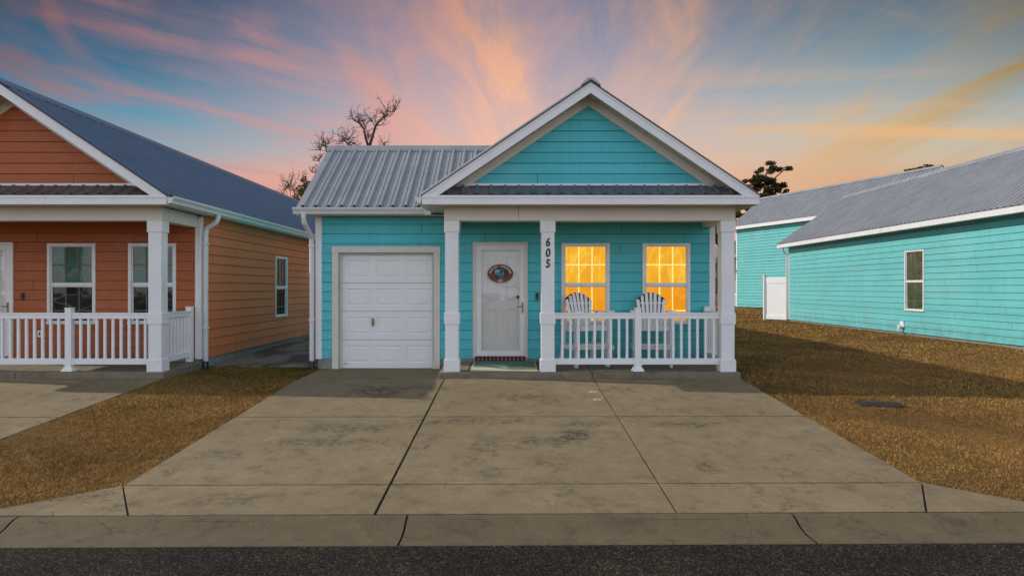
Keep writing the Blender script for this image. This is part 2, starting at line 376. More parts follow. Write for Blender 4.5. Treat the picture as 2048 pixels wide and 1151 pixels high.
# ------------------------------------------------------------------ building pieces
EXP = .176
def rects(u0, u1, z0, z1, holes):
    zs = sorted({z0, z1, *[z for h in holes for z in h[2:4] if z0 < z < z1]})
    for a, b in zip(zs[:-1], zs[1:]):
        segs = [(u0, u1)]
        for (h0, h1, k0, k1) in holes:
            if k0 <= a+1e-6 and k1 >= b-1e-6:
                new = []
                for s0, s1 in segs:
                    if h1 <= s0 or h0 >= s1: new.append((s0, s1)); continue
                    if h0 > s0: new.append((s0, h0))
                    if h1 < s1: new.append((h1, s1))
                segs = new
        for s0, s1 in segs: yield s0, s1, a, b
def lap(mb, axis, p, u0, u1, z0, z1, out, holes=(), lim=None, seed=0, back=True, e=EXP, gap=.007, joints=None, jw=.0035):
    rr = random.Random(seed)
    P = (lambda u, o, z: (u, p+out*o, z)) if axis == 'x' else (lambda u, o, z: (p+out*o, u, z))
    k = 0
    while z0+k*e < z1-1e-4:
        zb = z0+k*e; zt = min(z1, zb+e); k += 1
        cuts = []; u = u0+rr.uniform(.4, 3.6)
        while u < u1: cuts.append(u); u += 3.66
        if joints is not None: cuts = joints.get(k-1, [])
        for s0, s1, a, b in rects(u0, u1, zb, zt, holes):
            pts = [s0]+[c for c in cuts if s0+.1 < c < s1-.1]+[s1]
            for i in range(len(pts)-1):
                q0 = pts[i]+(jw if i else 0); q1 = pts[i+1]-(jw if i < len(pts)-2 else 0)
                ob = .020-.016*(a-zb)/e; ot = .020-.016*(b-zb)/e; tp = b-(gap if abs(b-zt) < 1e-6 else 0)
                l0, r0, l1, r1 = q0, q1, q0, q1
                if lim:
                    A0, A1 = lim(a); B0, B1 = lim(b); l0 = max(q0, A0); r0 = min(q1, A1); l1 = max(q0, B0); r1 = min(q1, B1)
                    if l0 >= r0: continue
                    if l1 > r1: l1 = r1 = (l1+r1)/2
                mb.face([P(l0,ob,a), P(r0,ob,a), P(r1,ot,tp), P(l1,ot,tp)])
                if abs(a-zb) < 1e-6: mb.face([P(l0,ob,a), P(r0,ob,a), P(r0,-.001,a), P(l0,-.001,a)])
    if back:
        mb.cur = 1
        if lim:
            L0, R0 = lim(z0); L1, R1 = lim(z1); mb.face([P(L0,-.002,z0), P(R0,-.002,z0), P(R1,-.002,z1), P(L1,-.002,z1)])
        else:
            for s0, s1, a, b in rects(u0, u1, z0, z1, holes): mb.face([P(s0,-.002,a), P(s1,-.002,a), P(s1,-.002,b), P(s0,-.002,b)])
        mb.cur = 0
def ribroof(mb, O, U, V, lu, lv, sp=.2286, h=.03, first=.10, under=True, screws=None, kw=1.0, mk=1.0):
    O = Vector(O); U = Vector(U).normalized(); V = Vector(V).normalized(); Nn = U.cross(V)
    prof = [(0, 0)]; c = first; cs = []
    while c < lu-.04:
        cs.append(c)
        prof += [(c-.034*kw,0),(c-.016,h),(c+.016,h),(c+.034*kw,0)]
        for q in (1/3, 2/3):
            x = c+sp*q
            if x < lu-.03: prof += [(x-.013,0),(x-.005,.006*mk),(x+.005,.006*mk),(x+.013,0)]
        c += sp
    prof.append((lu, 0)); prof = [q for q in prof if 0 <= q[0] <= lu]
    n = len(prof); vs = []
    for t in (0, lv):
        for u, hh in prof: vs.append(O+U*u+V*t+Nn*hh)
    mb.mesh(vs, [(i, i+1, i+1+n, i+n) for i in range(n-1)])
    if under:
        t = -.02; q = [O+Nn*t, O+U*lu+Nn*t, O+U*lu+V*lv+Nn*t, O+V*lv+Nn*t]; mb.face(q[::-1])
        top = [O, O+U*lu, O+U*lu+V*lv, O+V*lv]
        for i in range(4): j = (i+1) % 4; mb.face([top[i], top[j], q[j], q[i]])
    if screws:
        mb.cur = 1
        for v in screws:
            for c in cs:
                for du in (-.05, .05):
                    if 0 < c+du < lu:
                        p = O+U*(c+du)+V*v+Nn*.006; r = .008
                        mb.face([p-U*r-V*r, p+U*r-V*r, p+U*r+V*r, p-U*r+V*r])
        mb.cur = 0
def emboss(mb, x0, x1, z0, z1, y, d=.012, w1=.018, w2=.03, up=.004):
    def ring(i): return [(x0+i, z0+i), (x1-i, z0+i), (x1-i, z1-i), (x0+i, z1-i)]
    A, B, C = ring(0), ring(w1), ring(w1+w2)
    for P, Q, ya, yb in ((A, B, y, y+d), (B, C, y+d, y+up)):
        for i in range(4):
            j = (i+1) % 4; mb.face([(P[i][0],ya,P[i][1]), (P[j][0],ya,P[j][1]), (Q[j][0],yb,Q[j][1]), (Q[i][0],yb,Q[i][1])])
    mb.face([(x, y+up, z) for x, z in C])
def gutter_y(mb, xin, y0, y1, ztop, out):  # K-style gutter running along Y; out=+1 opens to +X
    o = out; p = [(xin,ztop), (xin+o*.012,ztop-.115), (xin+o*.07,ztop-.115), (xin+o*.085,ztop-.07), (xin+o*.115,ztop-.03), (xin+o*.12,ztop), (xin+o*.11,ztop), (xin+o*.10,ztop-.025), (xin+o*.02,ztop-.03)]
    mb.prism_xz(p, y0, y1)
def gutter_x(mb, yin, x0, x1, ztop):
    p = [(yin,ztop), (yin-.012,ztop-.115), (yin-.07,ztop-.115), (yin-.085,ztop-.07), (yin-.115,ztop-.03), (yin-.12,ztop), (yin-.11,ztop), (yin-.10,ztop-.025), (yin-.02,ztop-.03)]
    mb.prism_yz(p, x0, x1)

def window(parent, axis, p, out, u0, u1, z0, z1, mats, bars=True, barmat=None, split=.485):
    """double-hung window; u/z are its outer trim; pane sits behind the wall plane"""
    def B(mb, a0, a1, o0, o1, c0, c1):
        lo, hi = sorted((p+out*o0, p+out*o1))
        if axis == 'x': mb.box(a0, a1, lo, hi, c0, c1)
        else: mb.box(lo, hi, a0, a1, c0, c1)
    t = .055; zm = z0+(z1-z0)*split
    fr = MB(); B(fr,u0,u0+t,-.03,.03,z0+t*.8,z1-t*.8); B(fr,u1-t,u1,-.03,.03,z0+t*.8,z1-t*.8); B(fr,u0,u1,-.03,.031,z1-t*.8,z1); B(fr,u0-.012,u1+.012,-.03,.04,z0,z0+t*.8)
    w = fr.build('window', M['white'], parent, bevel=.004)
    ra = MB(); B(ra,u0+t,u1-t,-.028,.012,zm-.022,zm+.022)
    for (a, b, dep) in ((zm+.022, z1-t*.8, .002), (z0+t*.8, zm-.022, -.012)):
        B(ra,u0+t,u0+t+.022,-.03,dep,a,b); B(ra,u1-t-.022,u1-t,-.03,dep,a,b)
        B(ra,u0+t+.022,u1-t-.022,-.03,dep,b-.018,b); B(ra,u0+t+.022,u1-t-.022,-.03,dep,a,a+.018)
    ra.build('sash', M['white'], w)
    q0, q1 = u0+t+.022, u1-t-.022
    for (a, b, m, dep) in ((zm+.04, z1-t*.8-.018, mats[0], -.014), (z0+t*.8+.018, zm-.04, mats[1], -.024)):
        pb = MB(); B(pb,q0,q1,dep-.004,dep,a,b); pb.build('pane', m, w)
        if bars:
            bb = MB()
            for k in (1, 2):
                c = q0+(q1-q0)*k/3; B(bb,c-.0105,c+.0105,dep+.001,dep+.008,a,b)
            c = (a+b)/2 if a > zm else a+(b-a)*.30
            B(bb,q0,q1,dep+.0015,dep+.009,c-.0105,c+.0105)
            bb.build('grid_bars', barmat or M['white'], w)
    return w

def column(parent, xc, yc=11.61, z0=.124, ztop=2.605):
    mb = MB(); s, c = .108, .124
    mb.box(xc-s, xc+s, yc-s, yc+s, z0+.01, ztop-.01)
    for a, b, k in ((z0, z0+.20, c+.004), (1.09-.185+.0, 1.09, c), (ztop-.19, ztop-.001, c)):
        mb.box(xc-k, xc+k, yc-k, yc+k, a, b)
    return mb.build('column', M['white'], parent, bevel=.005)

def railing(parent, xa, xb, post, y, dx):
    zt, zb = 1.0, .235; rails = []
    for a, b in ((xa, post-.052), (post+.052, xb)):
        r = MB()
        r.box(a, b, y-.03, y+.03, zt-.01, zt+.06); r.box(a, b, y-.042, y+.042, zt+.06, zt+.09)
        rails.append(r.build('porch_railing', M['vinyl'], parent, bevel=.004)); r = MB()
        r.box(a, b, y-.028, y+.028, zb, zb+.10)
        for u in (a+.001, b-.031): r.box(u, u+.03, y-.045, y+.045, zb-.006, zb+.09)
        r.build('bottom_rail', M['vinyl'], rails[-1], bevel=.004)
    rail = rails[0]
    pm = MB(); pm.box(post-.052, post+.052, y-.052, y+.052, .15, 1.16); pm.box(post-.06, post+.06, y-.06, y+.06, 1.16, 1.175)
    pm.mesh([(post-.10,y-.10,.128),(post+.10,y-.10,.128),(post+.10,y+.10,.128),(post-.10,y+.10,.128),(post-.056,y-.056,.20),(post+.056,y-.056,.20),(post+.056,y+.056,.20),(post-.056,y+.056,.20)],
            [(3,2,1,0),(0,1,5,4),(1,2,6,5),(2,3,7,6),(3,0,4,7),(4,5,6,7)])
    pm.build('railing_post', M['vinyl'], rail, bevel=.003)
    return rails
def balusters(rail, pts, zb=.334, zt=.991):
    first = None
    for (x, y) in pts:
        if first is None:
            b = MB(); b.box(x-.019, x+.019, y-.019, y+.019, zb, zt); first = b.build('baluster', M['vinyl'], rail); f0 = (x, y)
        else:
            c = first.copy(); COL.objects.link(c); c.parent = rail; c.location = (x-f0[0], y-f0[1], 0)

YF, YC, YW = 11.12, 11.50, 12.84     # front fascia, porch columns, front wall
ZE, PT = 2.985, .672                 # roof edge height, pitch
def cottage(dx, name, label, wallm, gablem, sidem, roofm, pentm, garage, trim='cream', yend=27.0):
    root = thing(name, label, 'house', (1.25+dx, YW, 0))
    X = lambda x: x+dx
    xc = X(1.25); half = 2.68; xl, xr = xc-half, xc+half; za = ZE+half*PT
    # --- walls
    w = MB(); u0 = X(-3.58) if garage else X(-1.25)
    wins = [(X(.905), X(1.79)), (X(2.39), X(3.266))]; wz = (.838, 2.317)
    holes = [(a+.03, b-.03, wz[0]+.03, wz[1]-.03) for a, b in wins]+[(X(-.66), X(.23), -.1, 2.27)]
    if garage: holes.append((X(-3.17), X(-1.44), -.1, 2.14))
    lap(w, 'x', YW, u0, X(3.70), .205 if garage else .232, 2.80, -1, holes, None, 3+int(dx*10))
    front = w.build('wall', [wallm, M['gap_dark']], root)
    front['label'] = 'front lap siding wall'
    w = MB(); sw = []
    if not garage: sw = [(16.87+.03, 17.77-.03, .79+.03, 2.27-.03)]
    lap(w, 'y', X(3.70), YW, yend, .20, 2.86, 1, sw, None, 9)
    w.build('wall', [sidem, M['gap_dark']], root)['label'] = 'long side wall with lap siding'
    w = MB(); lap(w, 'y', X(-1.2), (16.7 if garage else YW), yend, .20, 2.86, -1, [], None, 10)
    w.build('wall', [sidem, M['gap_dark']], root)
    w = MB(); lap(w, 'x', yend, X(-1.2), X(3.70), .20, 4.5, 1, [], lambda z: (max(X(-1.2), xc-(4.72-z)/PT), min(X(3.70), xc+(4.72-z)/PT)), 12)
    w.build('wall', [sidem, M['gap_dark']], root)
    f = MB(); f.box(X(3.60), X(3.685), YW+.02, yend-.02, -.15, .20); f.box(X(-1.19), X(-1.1), (16.7 if garage else YW+.02), yend-.02, -.15, .20)
    for a, b in (((X(-3.56), X(-3.17)) if garage else (X(-1.05), X(-.8))), ((X(-1.43)) if garage else X(-.8), X(-.70)), (X(.27), X(3.59))): f.box(a, b, YW+.004, YW+.1, -.1, .205)
    f.build('foundation', M['cmu'], root)
    # corner boards
    c = MB(); c.box(X(3.615), X(3.722), YW-.024, YW+.0, .20, 2.80); c.box(X(3.698), X(3.724), YW+.001, YW+.09, .20, 2.80)
    c.build('corner_board', M['white'], root, bevel=.003)
    # --- gable front
    g_ = MB(); lap(g_, 'x', YC+.012, X(-1.2), X(3.70), 3.20, 4.52, -1, [], lambda z: (xc-(4.505-z)/PT, xc+(4.505-z)/PT), 21+int(dx), joints={0: [.42 if garage else -7.2]})
    g_.build('gable_siding', [gablem, M['gap_dark']], root)
    r = MB()
    for s in (-1, 1):
        e = xc+s*half
        r.prism_xz([(e, ZE-.022), (xc+s*.0008, za-.022), (xc+s*.0008, za-.19), (xc+s*(half-.265), ZE-.012)], YF+.002, YF+.03)
        # groove line along the board
        r.prism_xz([(e, ZE-.022), (xc+s*.0012, za-.022), (xc+s*.0012, za-.06), (e-s*.05, ZE-.026)], YF-.008, YF+.0015)
    r.build('rake_board', M['white'], root)
    d = MB()
    for s in (-1, 1):
        e = xc+s*(half+.02); d.prism_xz([(e, ZE-.012), (e, ZE-.03), (xc, za-.022), (xc, za+.005)], YF-.022, YF+.05)
    d.build('drip_edge', M['edge'], root)
    fa = MB(); fa.box(xl, xr, YF, YF+.03, ZE-.158, ZE-.014); fa.box(xl, xr, YF-.01, YF-.0005, ZE-.055, ZE-.018)
    fa.build('fascia', M['white'], root)
    fr = MB()
    for s in (-1, 1): fr.prism_xz([(xc+s*.0008, za-.15), (xc+s*2.35, za-.15-2.35*PT), (xc+s*2.35, za-.30-2.35*PT), (xc+s*.0008, za-.30)], YC-.028, YC+.01)
    fr.build('frieze_board', M[trim], root)
    so = MB()
    for s in (-1, 1):
        n = 17; L = half-.06
        for i in range(n):
            a = i*L/n+.004; b = (i+1)*L/n-.006
            so.hexa([(xc+s*a, YF+.03, za-.155-a*PT), (xc+s*b, YF+.03, za-.155-b*PT), (xc+s*b, YC-.03, za-.155-b*PT), (xc+s*a, YC-.03, za-.155-a*PT),
                     (xc+s*a, YF+.03, za-.145-a*PT), (xc+s*b, YF+.03, za-.145-b*PT), (xc+s*b, YC-.03, za-.145-b*PT), (xc+s*a, YC-.03, za-.145-a*PT)])
    so.build('rake_soffit', M['soffit'], root); so = MB()
    # flat eave soffits, in vented strips
    x = xl+.01
    while x < xr-.05: so.box(x, min(x+.148, xr-.01), YF+.03, YC+.001, ZE-.155, ZE-.145); x += .154
    so.build('soffit', M['soffit'], root); so = MB(); so_l = MB(); so_b = MB(); y = YC+.006
    while y < yend:
        y2 = min(y+.30, yend)
        so.box(X(3.725), xr-.02, y, y2, ZE-.155, ZE-.145)
        if (not garage) or y2 < 12.46 or y > 17.1: (so_b if garage and y > 17.1 else so_l).box(xl+.02, X(-1.125), y, y2, ZE-.155, ZE-.145)
        y += .308
    so.build('soffit', M['soffit'], root); so_l.build('soffit', M['soffit'], root)
    if garage: so_b.build('soffit', M['soffit'], root)
    # side eave fascias
    sf = MB(); sf.box(xr-.022, xr-.002, YF+.031, yend, ZE-.158, ZE-.02)
    for (a, b) in (((YF+.031, 12.45), (17.1, yend)) if garage else ((YF+.031, yend),)): sf.box(xl+.002, xl+.022, a, b, ZE-.158, ZE-.02)
    sf.build('fascia', M['white'], root)
    # pent roof
    p = MB(); pv = Vector((0, .33, .185)); ribroof(p, (X(-1.12), 11.165, ZE+.002), (1,0,0), pv, 4.80, pv.length, first=.09, screws=[.03])
    pr = p.build('pent_roof', [pentm, M['edge']], root)
    p = MB(); p.box(X(-1.0), X(3.5), YC-.03, YC+.0, 3.175, 3.212); p.build('flashing', M['flash'], pr)
    p = MB(); p.box(X(-1.13), X(3.70), 11.145, 11.175, ZE-.012, ZE+.006); p.build('drip_edge', M['edge'], pr)
    # main roof
    rf = MB(); lv = math.hypot(half+.02, (half+.02)*PT); yl = yend+.25-(YF-.02)
    ribroof(rf, (xr+.02, YF-.02, ZE-.012), (0,1,0), (-1,0,PT), yl, lv, screws=[.05, .7, 1.5, 2.3])
    ribroof(rf, (xl-.02, yend+.25, ZE-.012), (0,-1,0), (1,0,PT), yl, lv)
    roof = rf.build('roof', [roofm, M['edge']], root)
    k = MB(); k.prism_xz([(xc-.16, za-.085), (xc-.15, za-.055), (xc-.05, za+.045), (xc+.05, za+.045), (xc+.15, za-.055), (xc+.16, za-.085), (xc, za+.02)], YF-.03, yend+.27)
    k.build('ridge_cap', M['roof'] if roofm is not M['roof_blue'] else roofm, roof)
    # --- porch
    b = MB(); b.box(X(-1.117), X(.105), YC, YC+.2, 2.606, ZE-.156); b.box(X(.109), X(3.67), YC, YC+.2, 2.606, ZE-.156)
    b.box(X(3.47), X(3.668), YC+.203, YW-.03, 2.607, ZE-.157); b.box(X(-1.115), X(-.917), YC+.203, YW-.03, 2.607, ZE-.157)
    b.build('porch_beam', M[trim], root, bevel=.003)
    b = MB(); b.box(X(-.915), X(3.468), YC+.203, YW-.016, 2.70, 2.72); b.build('porch_ceiling', M['soffit'], root)
    s = MB()
    for a, e in ((X(-1.2), X(1.305)), (X(1.315), X(3.735))):
        s.hexa([(a,11.42,-.1),(e,11.42,-.1),(e,YW+.01,-.1),(a,YW+.01,-.1),(a,11.42,.122),(e,11.42,.122),(e,YW+.01,.155),(a,YW+.01,.155)])
    s.build('porch_floor', M['slab'], root, bevel=.012)
    cols = [column(root, X(q)) for q in (-.99, .59, 3.55)]
    rail = railing(root, X(.59+.108), X(3.55-.108), X(2.085), 11.61, dx)
    n = 8
    balusters(rail[0], [(X(.835+.134*i), 11.61) for i in range(9)]); balusters(rail[1], [(X(2.27+.134*i), 11.61) for i in range(9)])
    sr = MB(); xs = X(3.55)
    y0, y1 = 11.72, 12.70
    sr.box(xs-.03, xs+.03, y0, y1, .99, 1.06); sr.box(xs-.042, xs+.042, y0, y1, 1.06, 1.09)
    sr2 = sr.build('porch_railing', M['vinyl'], root, bevel=.004); sr = MB(); sr.box(xs-.028, xs+.028, y0, y1, .245, .345); sr.build('bottom_rail', M['vinyl'], sr2, bevel=.004)
    q = MB(); q.box(xs-.052, xs+.052, 12.70, 12.80, .16, 1.15); q.box(xs-.06, xs+.06, 12.69, 12.81, 1.15, 1.165); q.build('railing_post', M['vinyl'], sr2, bevel=.003)
    balusters(sr2, [(xs, 11.82+.125*i) for i in range(8)], .344, .991)
    # --- windows
    for a, b2 in wins:
        if garage: window(root, 'x', YW, -1, a, b2, wz[0], wz[1], (M['lit_top'], M['lit_low']), True, M['glow_bar'])
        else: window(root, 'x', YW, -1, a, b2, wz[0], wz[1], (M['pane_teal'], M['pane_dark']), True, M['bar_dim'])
    # --- front door
    dr = MB(); ys = YW+.05; x0, x1, z0, z1 = X(-.60), X(.18), .23, 2.20
    pans = []
    for (a, b2) in ((X(-.465), X(-.275)), (X(-.105), X(.085))):
        for (c0, c1) in ((.42+.12, 1.10), (1.27, 1.80), (1.90, 2.10)): pans.append((a, b2, c0, c1))
    for s0, s1, a, b2 in rects(x0, x1, z0, z1, pans): dr.face([(s0,ys,a),(s1,ys,a),(s1,ys,b2),(s0,ys,b2)])
    for q in pans: emboss(dr, *q, ys, .014, .02, .02, .006)
    door = dr.build('front_door', M['door_white'], root)
    f = MB(); f.box(X(-.717), X(-.655), YW-.035, YW+.06, .21, 2.285); f.box(X(.225), X(.287), YW-.035, YW+.06, .21, 2.285); f.box(X(-.717), X(.287), YW-.035, YW+.06, 2.2855, 2.335)
    f.build('door_frame', M[trim] if garage else M['white'], door, bevel=.004)
    f = MB(); y0, y1 = YW-.028, YW+.0
    f.box(X(-.654), X(-.572), y0, y1, .255, 2.284); f.box(X(.147), X(.224), y0, y1, .255, 2.284); f.box(X(-.5715), X(.1465), y0, y1, 2.19, 2.284); f.box(X(-.5715), X(.1465), y0, y1, .255, .36)
    f.box(X(-.575), X(-.56), y0-.004, y0-.0005, .35, 2.2); f.box(X(.135), X(.15), y0-.004, y0-.0005, .35, 2.2)
    sd = f.build('storm_door', M['white'], door, bevel=.004)
    f = MB(); f.box(X(-.57), X(.145), YW-.014, YW-.010, .362, 2.188); f.build('glass', M['glass'], door)
    f = MB(); f.box(X(.176), X(.206), YW-.045, YW-.0285, 1.04, 1.24); f.bar((X(.19),YW-.065,1.165), (X(.095),YW-.07,1.16), .018, .018); f.bar((X(.19),YW-.065,1.165), (X(.19),YW-.04,1.165), .022, .022)
    f.build('door_handle', M['brass'], door, bevel=.005)
    f = MB()
    if garage:
        for i in range(13): f.box(X(-.68)+i*.0722, X(-.68)+i*.0722+.062, YW-.08, YW+.03, .158, .25)
        f.cur = 1; f.box(X(-.69), X(.27), YW-.072, YW+.04, .152, .242)
        f.build('brick_threshold', [M['brick'], M['mortar']], door)
    else:
        f.box(X(-.69), X(.27), YW-.03, YW+.05, .152, .25); f.build('threshold', M['cmu'], door)
    f = MB(); f.box(X(.43), X(.485), YW-.042, YW-.012, 1.28, 1.41); f.cur = 1; f.box(X(.443), X(.472), YW-.045, YW-.0425, 1.30, 1.33)
    f.build('doorbell', [M['black'], M['bar_dim']], root, bevel=.004)
    return root, X, door, cols, roof

# ================================================================== main teal cottage
teal, X, door, cols, roof = cottage(0, 'teal_cottage', 'teal cottage with garage, lit yellow windows and white porch columns', M['teal'], M['teal'], M['teal'], M['roof'], M['pent'], True)
# house number on the middle column, one brushed digit above the other
for ch, py in (('6', 485), ('0', 506), ('5', 527.5)):
    vs, fs = text_mesh(ch, .19, .004, .10, .006)
    mb = MB(); z = 1.5+(575.5-py)/121.7
    mb.mesh([(.588+v.x*.82, 11.498-v.z, z+v.y) for v in vs], fs); mb.build('house_number', M['black'], cols[1])
# garage wing
gx0, gx1 = -3.854, .6; gy, gz, ry, rz = 12.49, 2.94, 14.77, 4.45
gr = MB(); v = Vector((0, ry-gy, rz-gz)); ribroof(gr, (gx0, gy, gz), (1,0,0), v, gx1-gx0, v.length, first=.13, screws=[.05, .75, 1.45, 2.1], h=.042, kw=1.1, mk=2.0)
v2 = Vector((0, -(17.05-ry), rz-gz)); ribroof(gr, (gx1, 17.05, gz), (-1,0,0), v2, gx1-gx0, v2.length)
gro = gr.build('garage_roof', [M['roof'], M['edge']], teal)
k = MB(); k.prism_yz([(ry-.17, rz-.10), (ry-.15, rz-.06), (ry-.04, rz+.045), (ry+.04, rz+.045), (ry+.15, rz-.06), (ry+.17, rz-.10), (ry, rz+.02)], gx0-.02, .55); k.build('ridge_cap', M['roof'], gro)
k = MB(); k.prism_yz([(gy+.02,gz-.01),(ry,rz-.02),(17.03,gz-.01),(17.03,gz-.15),(ry,rz-.17),(gy+.02,gz-.15)], gx0+.005, gx0+.03); k.build('rake_board', M['white'], teal)
k = MB(); k.box(gx0+.03, -1.45, gy-.002, gy+.02, gz-.135, gz-.012); k.build('fascia', M['white'], teal)
k = MB(); x = gx0+.03
while x < -1.15: k.box(x, min(x+.15, -1.13), gy+.021, YW-.012, 2.803, 2.813); x += .156
k.build('soffit', M['soffit'], teal)
k = MB(); gutter_x(k, gy-.004, -3.885, -1.58, 2.925); gt = k.build('gutter', M['gutter'], teal)
k = MB(); gutter_y(k, 1.25-2.68-.003, YF+.0, 12.36, ZE-.022, -1); k.build('gutter', M['gutter'], teal)
k = MB(); k.tube([(-3.70,12.42,2.815),(-3.70,12.42,2.74),(-3.69,12.45,2.66),(-3.665,12.66,2.50),(-3.655,12.765,2.40),(-3.655,12.775,2.3),(-3.655,12.775,.16)], .044, 8, math.pi/8); k.tube([(-3.655,12.775,.16),(-3.655,12.775,.155)], .05, 8)
for z in (2.25, .9): k.box(-3.705, -3.605, 12.73, 12.822, z, z+.025)
k.build('downspout', M['gutter'], teal)
k = MB(); k.tube([(-3.655,12.775,.17),(-3.655,12.765,.05),(-3.655,12.70,-.03)], [.052,.06,.055], 8); k.build('downspout_boot', M['black'], teal)
w = MB(); lap(w, 'y', -3.58, YW, 16.7, .20, 4.35, -1, [], lambda z: (max(YW, ry-(4.42-z)/.662), min(16.7, ry+(4.42-z)/.662)), 31); w.build('wall', [M['teal'], M['gap_dark']], teal)
w = MB(); lap(w, 'x', 16.7, -3.58, -1.2, .20, 2.86, 1, [], None, 32); w.build('wall', [M['teal'], M['gap_dark']], teal)
c = MB(); c.box(-3.60, -3.485, YW-.024, YW-.0, .20, 2.80); c.box(-3.606, -3.582, YW+.001, YW+.09, .20, 2.80); c.build('corner_board', M['white'], teal, bevel=.003)
c = MB(); gx, gX = -3.178, -1.431
c.box(gx-.118, gx, YW-.03, YW+.03, .018, 2.255); c.box(gX, gX+.112, YW-.03, YW+.03, .018, 2.255); c.box(gx-.124, gX+.118, YW-.036, YW+.03, 2.147, 2.26)
c.box(gx-.02, gx+.04, YW+.031, YW+.12, .018, 2.16); c.box(gX-.04, gX+.02, YW+.031, YW+.12, .018, 2.16); c.box(gx+.04, gX-.04, YW+.031, YW+.12, 2.115, 2.16)
c.build('garage_door_frame', M['cream'], teal, bevel=.004)
gdm = MB(); yd = YW+.105; hh = 2.10/4
for i in range(4):
    a, b = .022+i*hh, .022+(i+1)*hh-.007
    pans = [(gx+.115+j*.555, gx+.115+j*.555+.44, a+.10, b-.10) for j in range(3)]
    for s0, s1, c0, c1 in rects(gx+.036, gX-.036, a, b, pans): gdm.face([(s0,yd,c0),(s1,yd,c0),(s1,yd,c1),(s0,yd,c1)])
    for q in pans: emboss(gdm, *q, yd, .010, .022, .028, .003)
    gdm.face([(gx+.036,yd,b),(gX-.036,yd,b),(gX-.036,yd+.03,b),(gx+.036,yd+.03,b)]); gdm.face([(gx+.036,yd,a),(gX-.036,yd,a),(gX-.036,yd+.03,a),(gx+.036,yd+.03,a)])
gdm.cur = 1; gdm.box(gx+.036, gX-.036, yd+.03, yd+.04, .02, 2.13)
gdo = gdm.build('garage_door', [M['vinyl'], M['gap_dark']], teal)
h = MB(); hx, hz = -2.572, .865
h.prism_xz([(hx+.028*math.cos(t)*1.0, hz+.085*math.sin(t)) for t in [2*math.pi*i/14 for i in range(14)]], yd-.012, yd-.0005); h.bar((hx-.005,yd-.05,hz+.09),(hx+.012,yd-.05,hz-.04),.022,.02); h.bar((hx,yd-.05,hz+.02),(hx,yd-.005,hz+.02),.02,.02)
h.build('garage_handle', M['brass'], gdo, bevel=.004)
h = MB(); h.box(gx+.07, gx+.135, yd-.002, yd-.0004, .095, .112); h.build('tag', M['orange_tag'], gdo)
h = MB(); h.prism_xz([(.11+.03*math.cos(t), 1.335+.03*math.sin(t)) for t in [2*math.pi*i/16 for i in range(16)]], YW-.019, YW-.0145); h.build('sticker', M['sticker'], door)

# oval hanging sign
sg = thing('door_sign', 'oval brown wooden sign hung on the white front door', 'sign', (-.215, YW-.03, 1.60))
cx_, cz_, ra_, rb_ = -.213, 1.765, .235, .168; ysg = YW-.034
def oval(k, y0, y1, m, name, dz=0, par=sg):
    o = MB(); o.prism_xz([(cx_+ra_*k*math.cos(t), cz_+dz+rb_*k*math.sin(t)) for t in [2*math.pi*i/40 for i in range(40)]], y0, y1); return o.build(name, m, par)
M['sign_green'] = plain('sign_edge_green', (.02,.05,.025,1), .5); M['sign_brown'] = paint('sign_rust_brown', (.20,.045,.02,1), .6, .35, 9, .2)
M['sign_night'] = plain('sign_navy', (.012,.018,.05,1), .5); M['sign_pale'] = plain('sign_pale_blue', (.25,.42,.5,1), .5); M['sign_aqua'] = plain('sign_aqua', (.04,.22,.28,1), .5)
M['sign_pink'] = plain('sign_pink', (.4,.10,.12,1), .5); M['sign_text'] = plain('sign_cream_text', (.80,.68,.55,1), .5); M['sign_tan'] = plain('sign_tan', (.5,.3,.14,1), .5)
oval(1.0, ysg, ysg+.014, M['sign_green'], 'board'); oval(.955, ysg-.003, ysg-.0004, M['sign_brown'], 'board_face')
art = oval(.60, ysg-.006, ysg-.0034, M['sign_night'], 'picture', .005)
for (ax, az, rx, rz2, m, k) in ((-.075,.02,.035,.03,'sign_pale',0), (-.035,.035,.028,.035,'sign_pale',1), (-.045,-.01,.05,.03,'sign_aqua',2), (.0,-.03,.07,.02,'sign_aqua',3), (.045,.01,.016,.016,'sign_tan',4),
                              (.06,-.028,.045,.006,'sign_pink',5), (-.09,-.03,.03,.006,'sign_pink',6), (.02,.055,.05,.012,'sign_aqua',7), (-.06,.06,.04,.008,'sign_pale',8), (.015,-.075,.06,.012,'sign_aqua',9)):
    o = MB(); o.prism_xz([(cx_+ax+rx*math.cos(t), cz_+.005+az+rz2*math.sin(t)) for t in [2*math.pi*i/14 for i in range(14)]], ysg-.0066-.0003*k, ysg-.0061); o.build('picture_shape', M[m], art)
for word, a0, a1 in (("POOLIN'", 172, 104), ('AROUND', 83, 8)):
    n = len(word); tx = MB()
    for i, ch in enumerate(word):
        a = R(a0+(a1-a0)*i/(n-1)); px, pz = cx_+ra_*.775*math.cos(a), cz_+rb_*.765*math.sin(a)
        nrm = math.atan2(math.sin(a)/rb_, math.cos(a)/ra_)-math.pi/2
        vs, fs = text_mesh(ch, .050, .0006, 0, .0012)
        tx.mesh([(px+v.x*math.cos(nrm)-v.y*math.sin(nrm), ysg-.0042-v.z, pz+v.x*math.sin(nrm)+v.y*math.cos(nrm)) for v in vs], fs)
    tx.build('lettering', M['sign_text'], sg)
tx = MB(); vs, fs = text_mesh('605', .062, .0006, 0, .0012); tx.mesh([(cx_+v.x, ysg-.0042-v.z, cz_-rb_*.80+v.y) for v in vs], fs)
tx.build('lettering', M['sign_text'], sg)

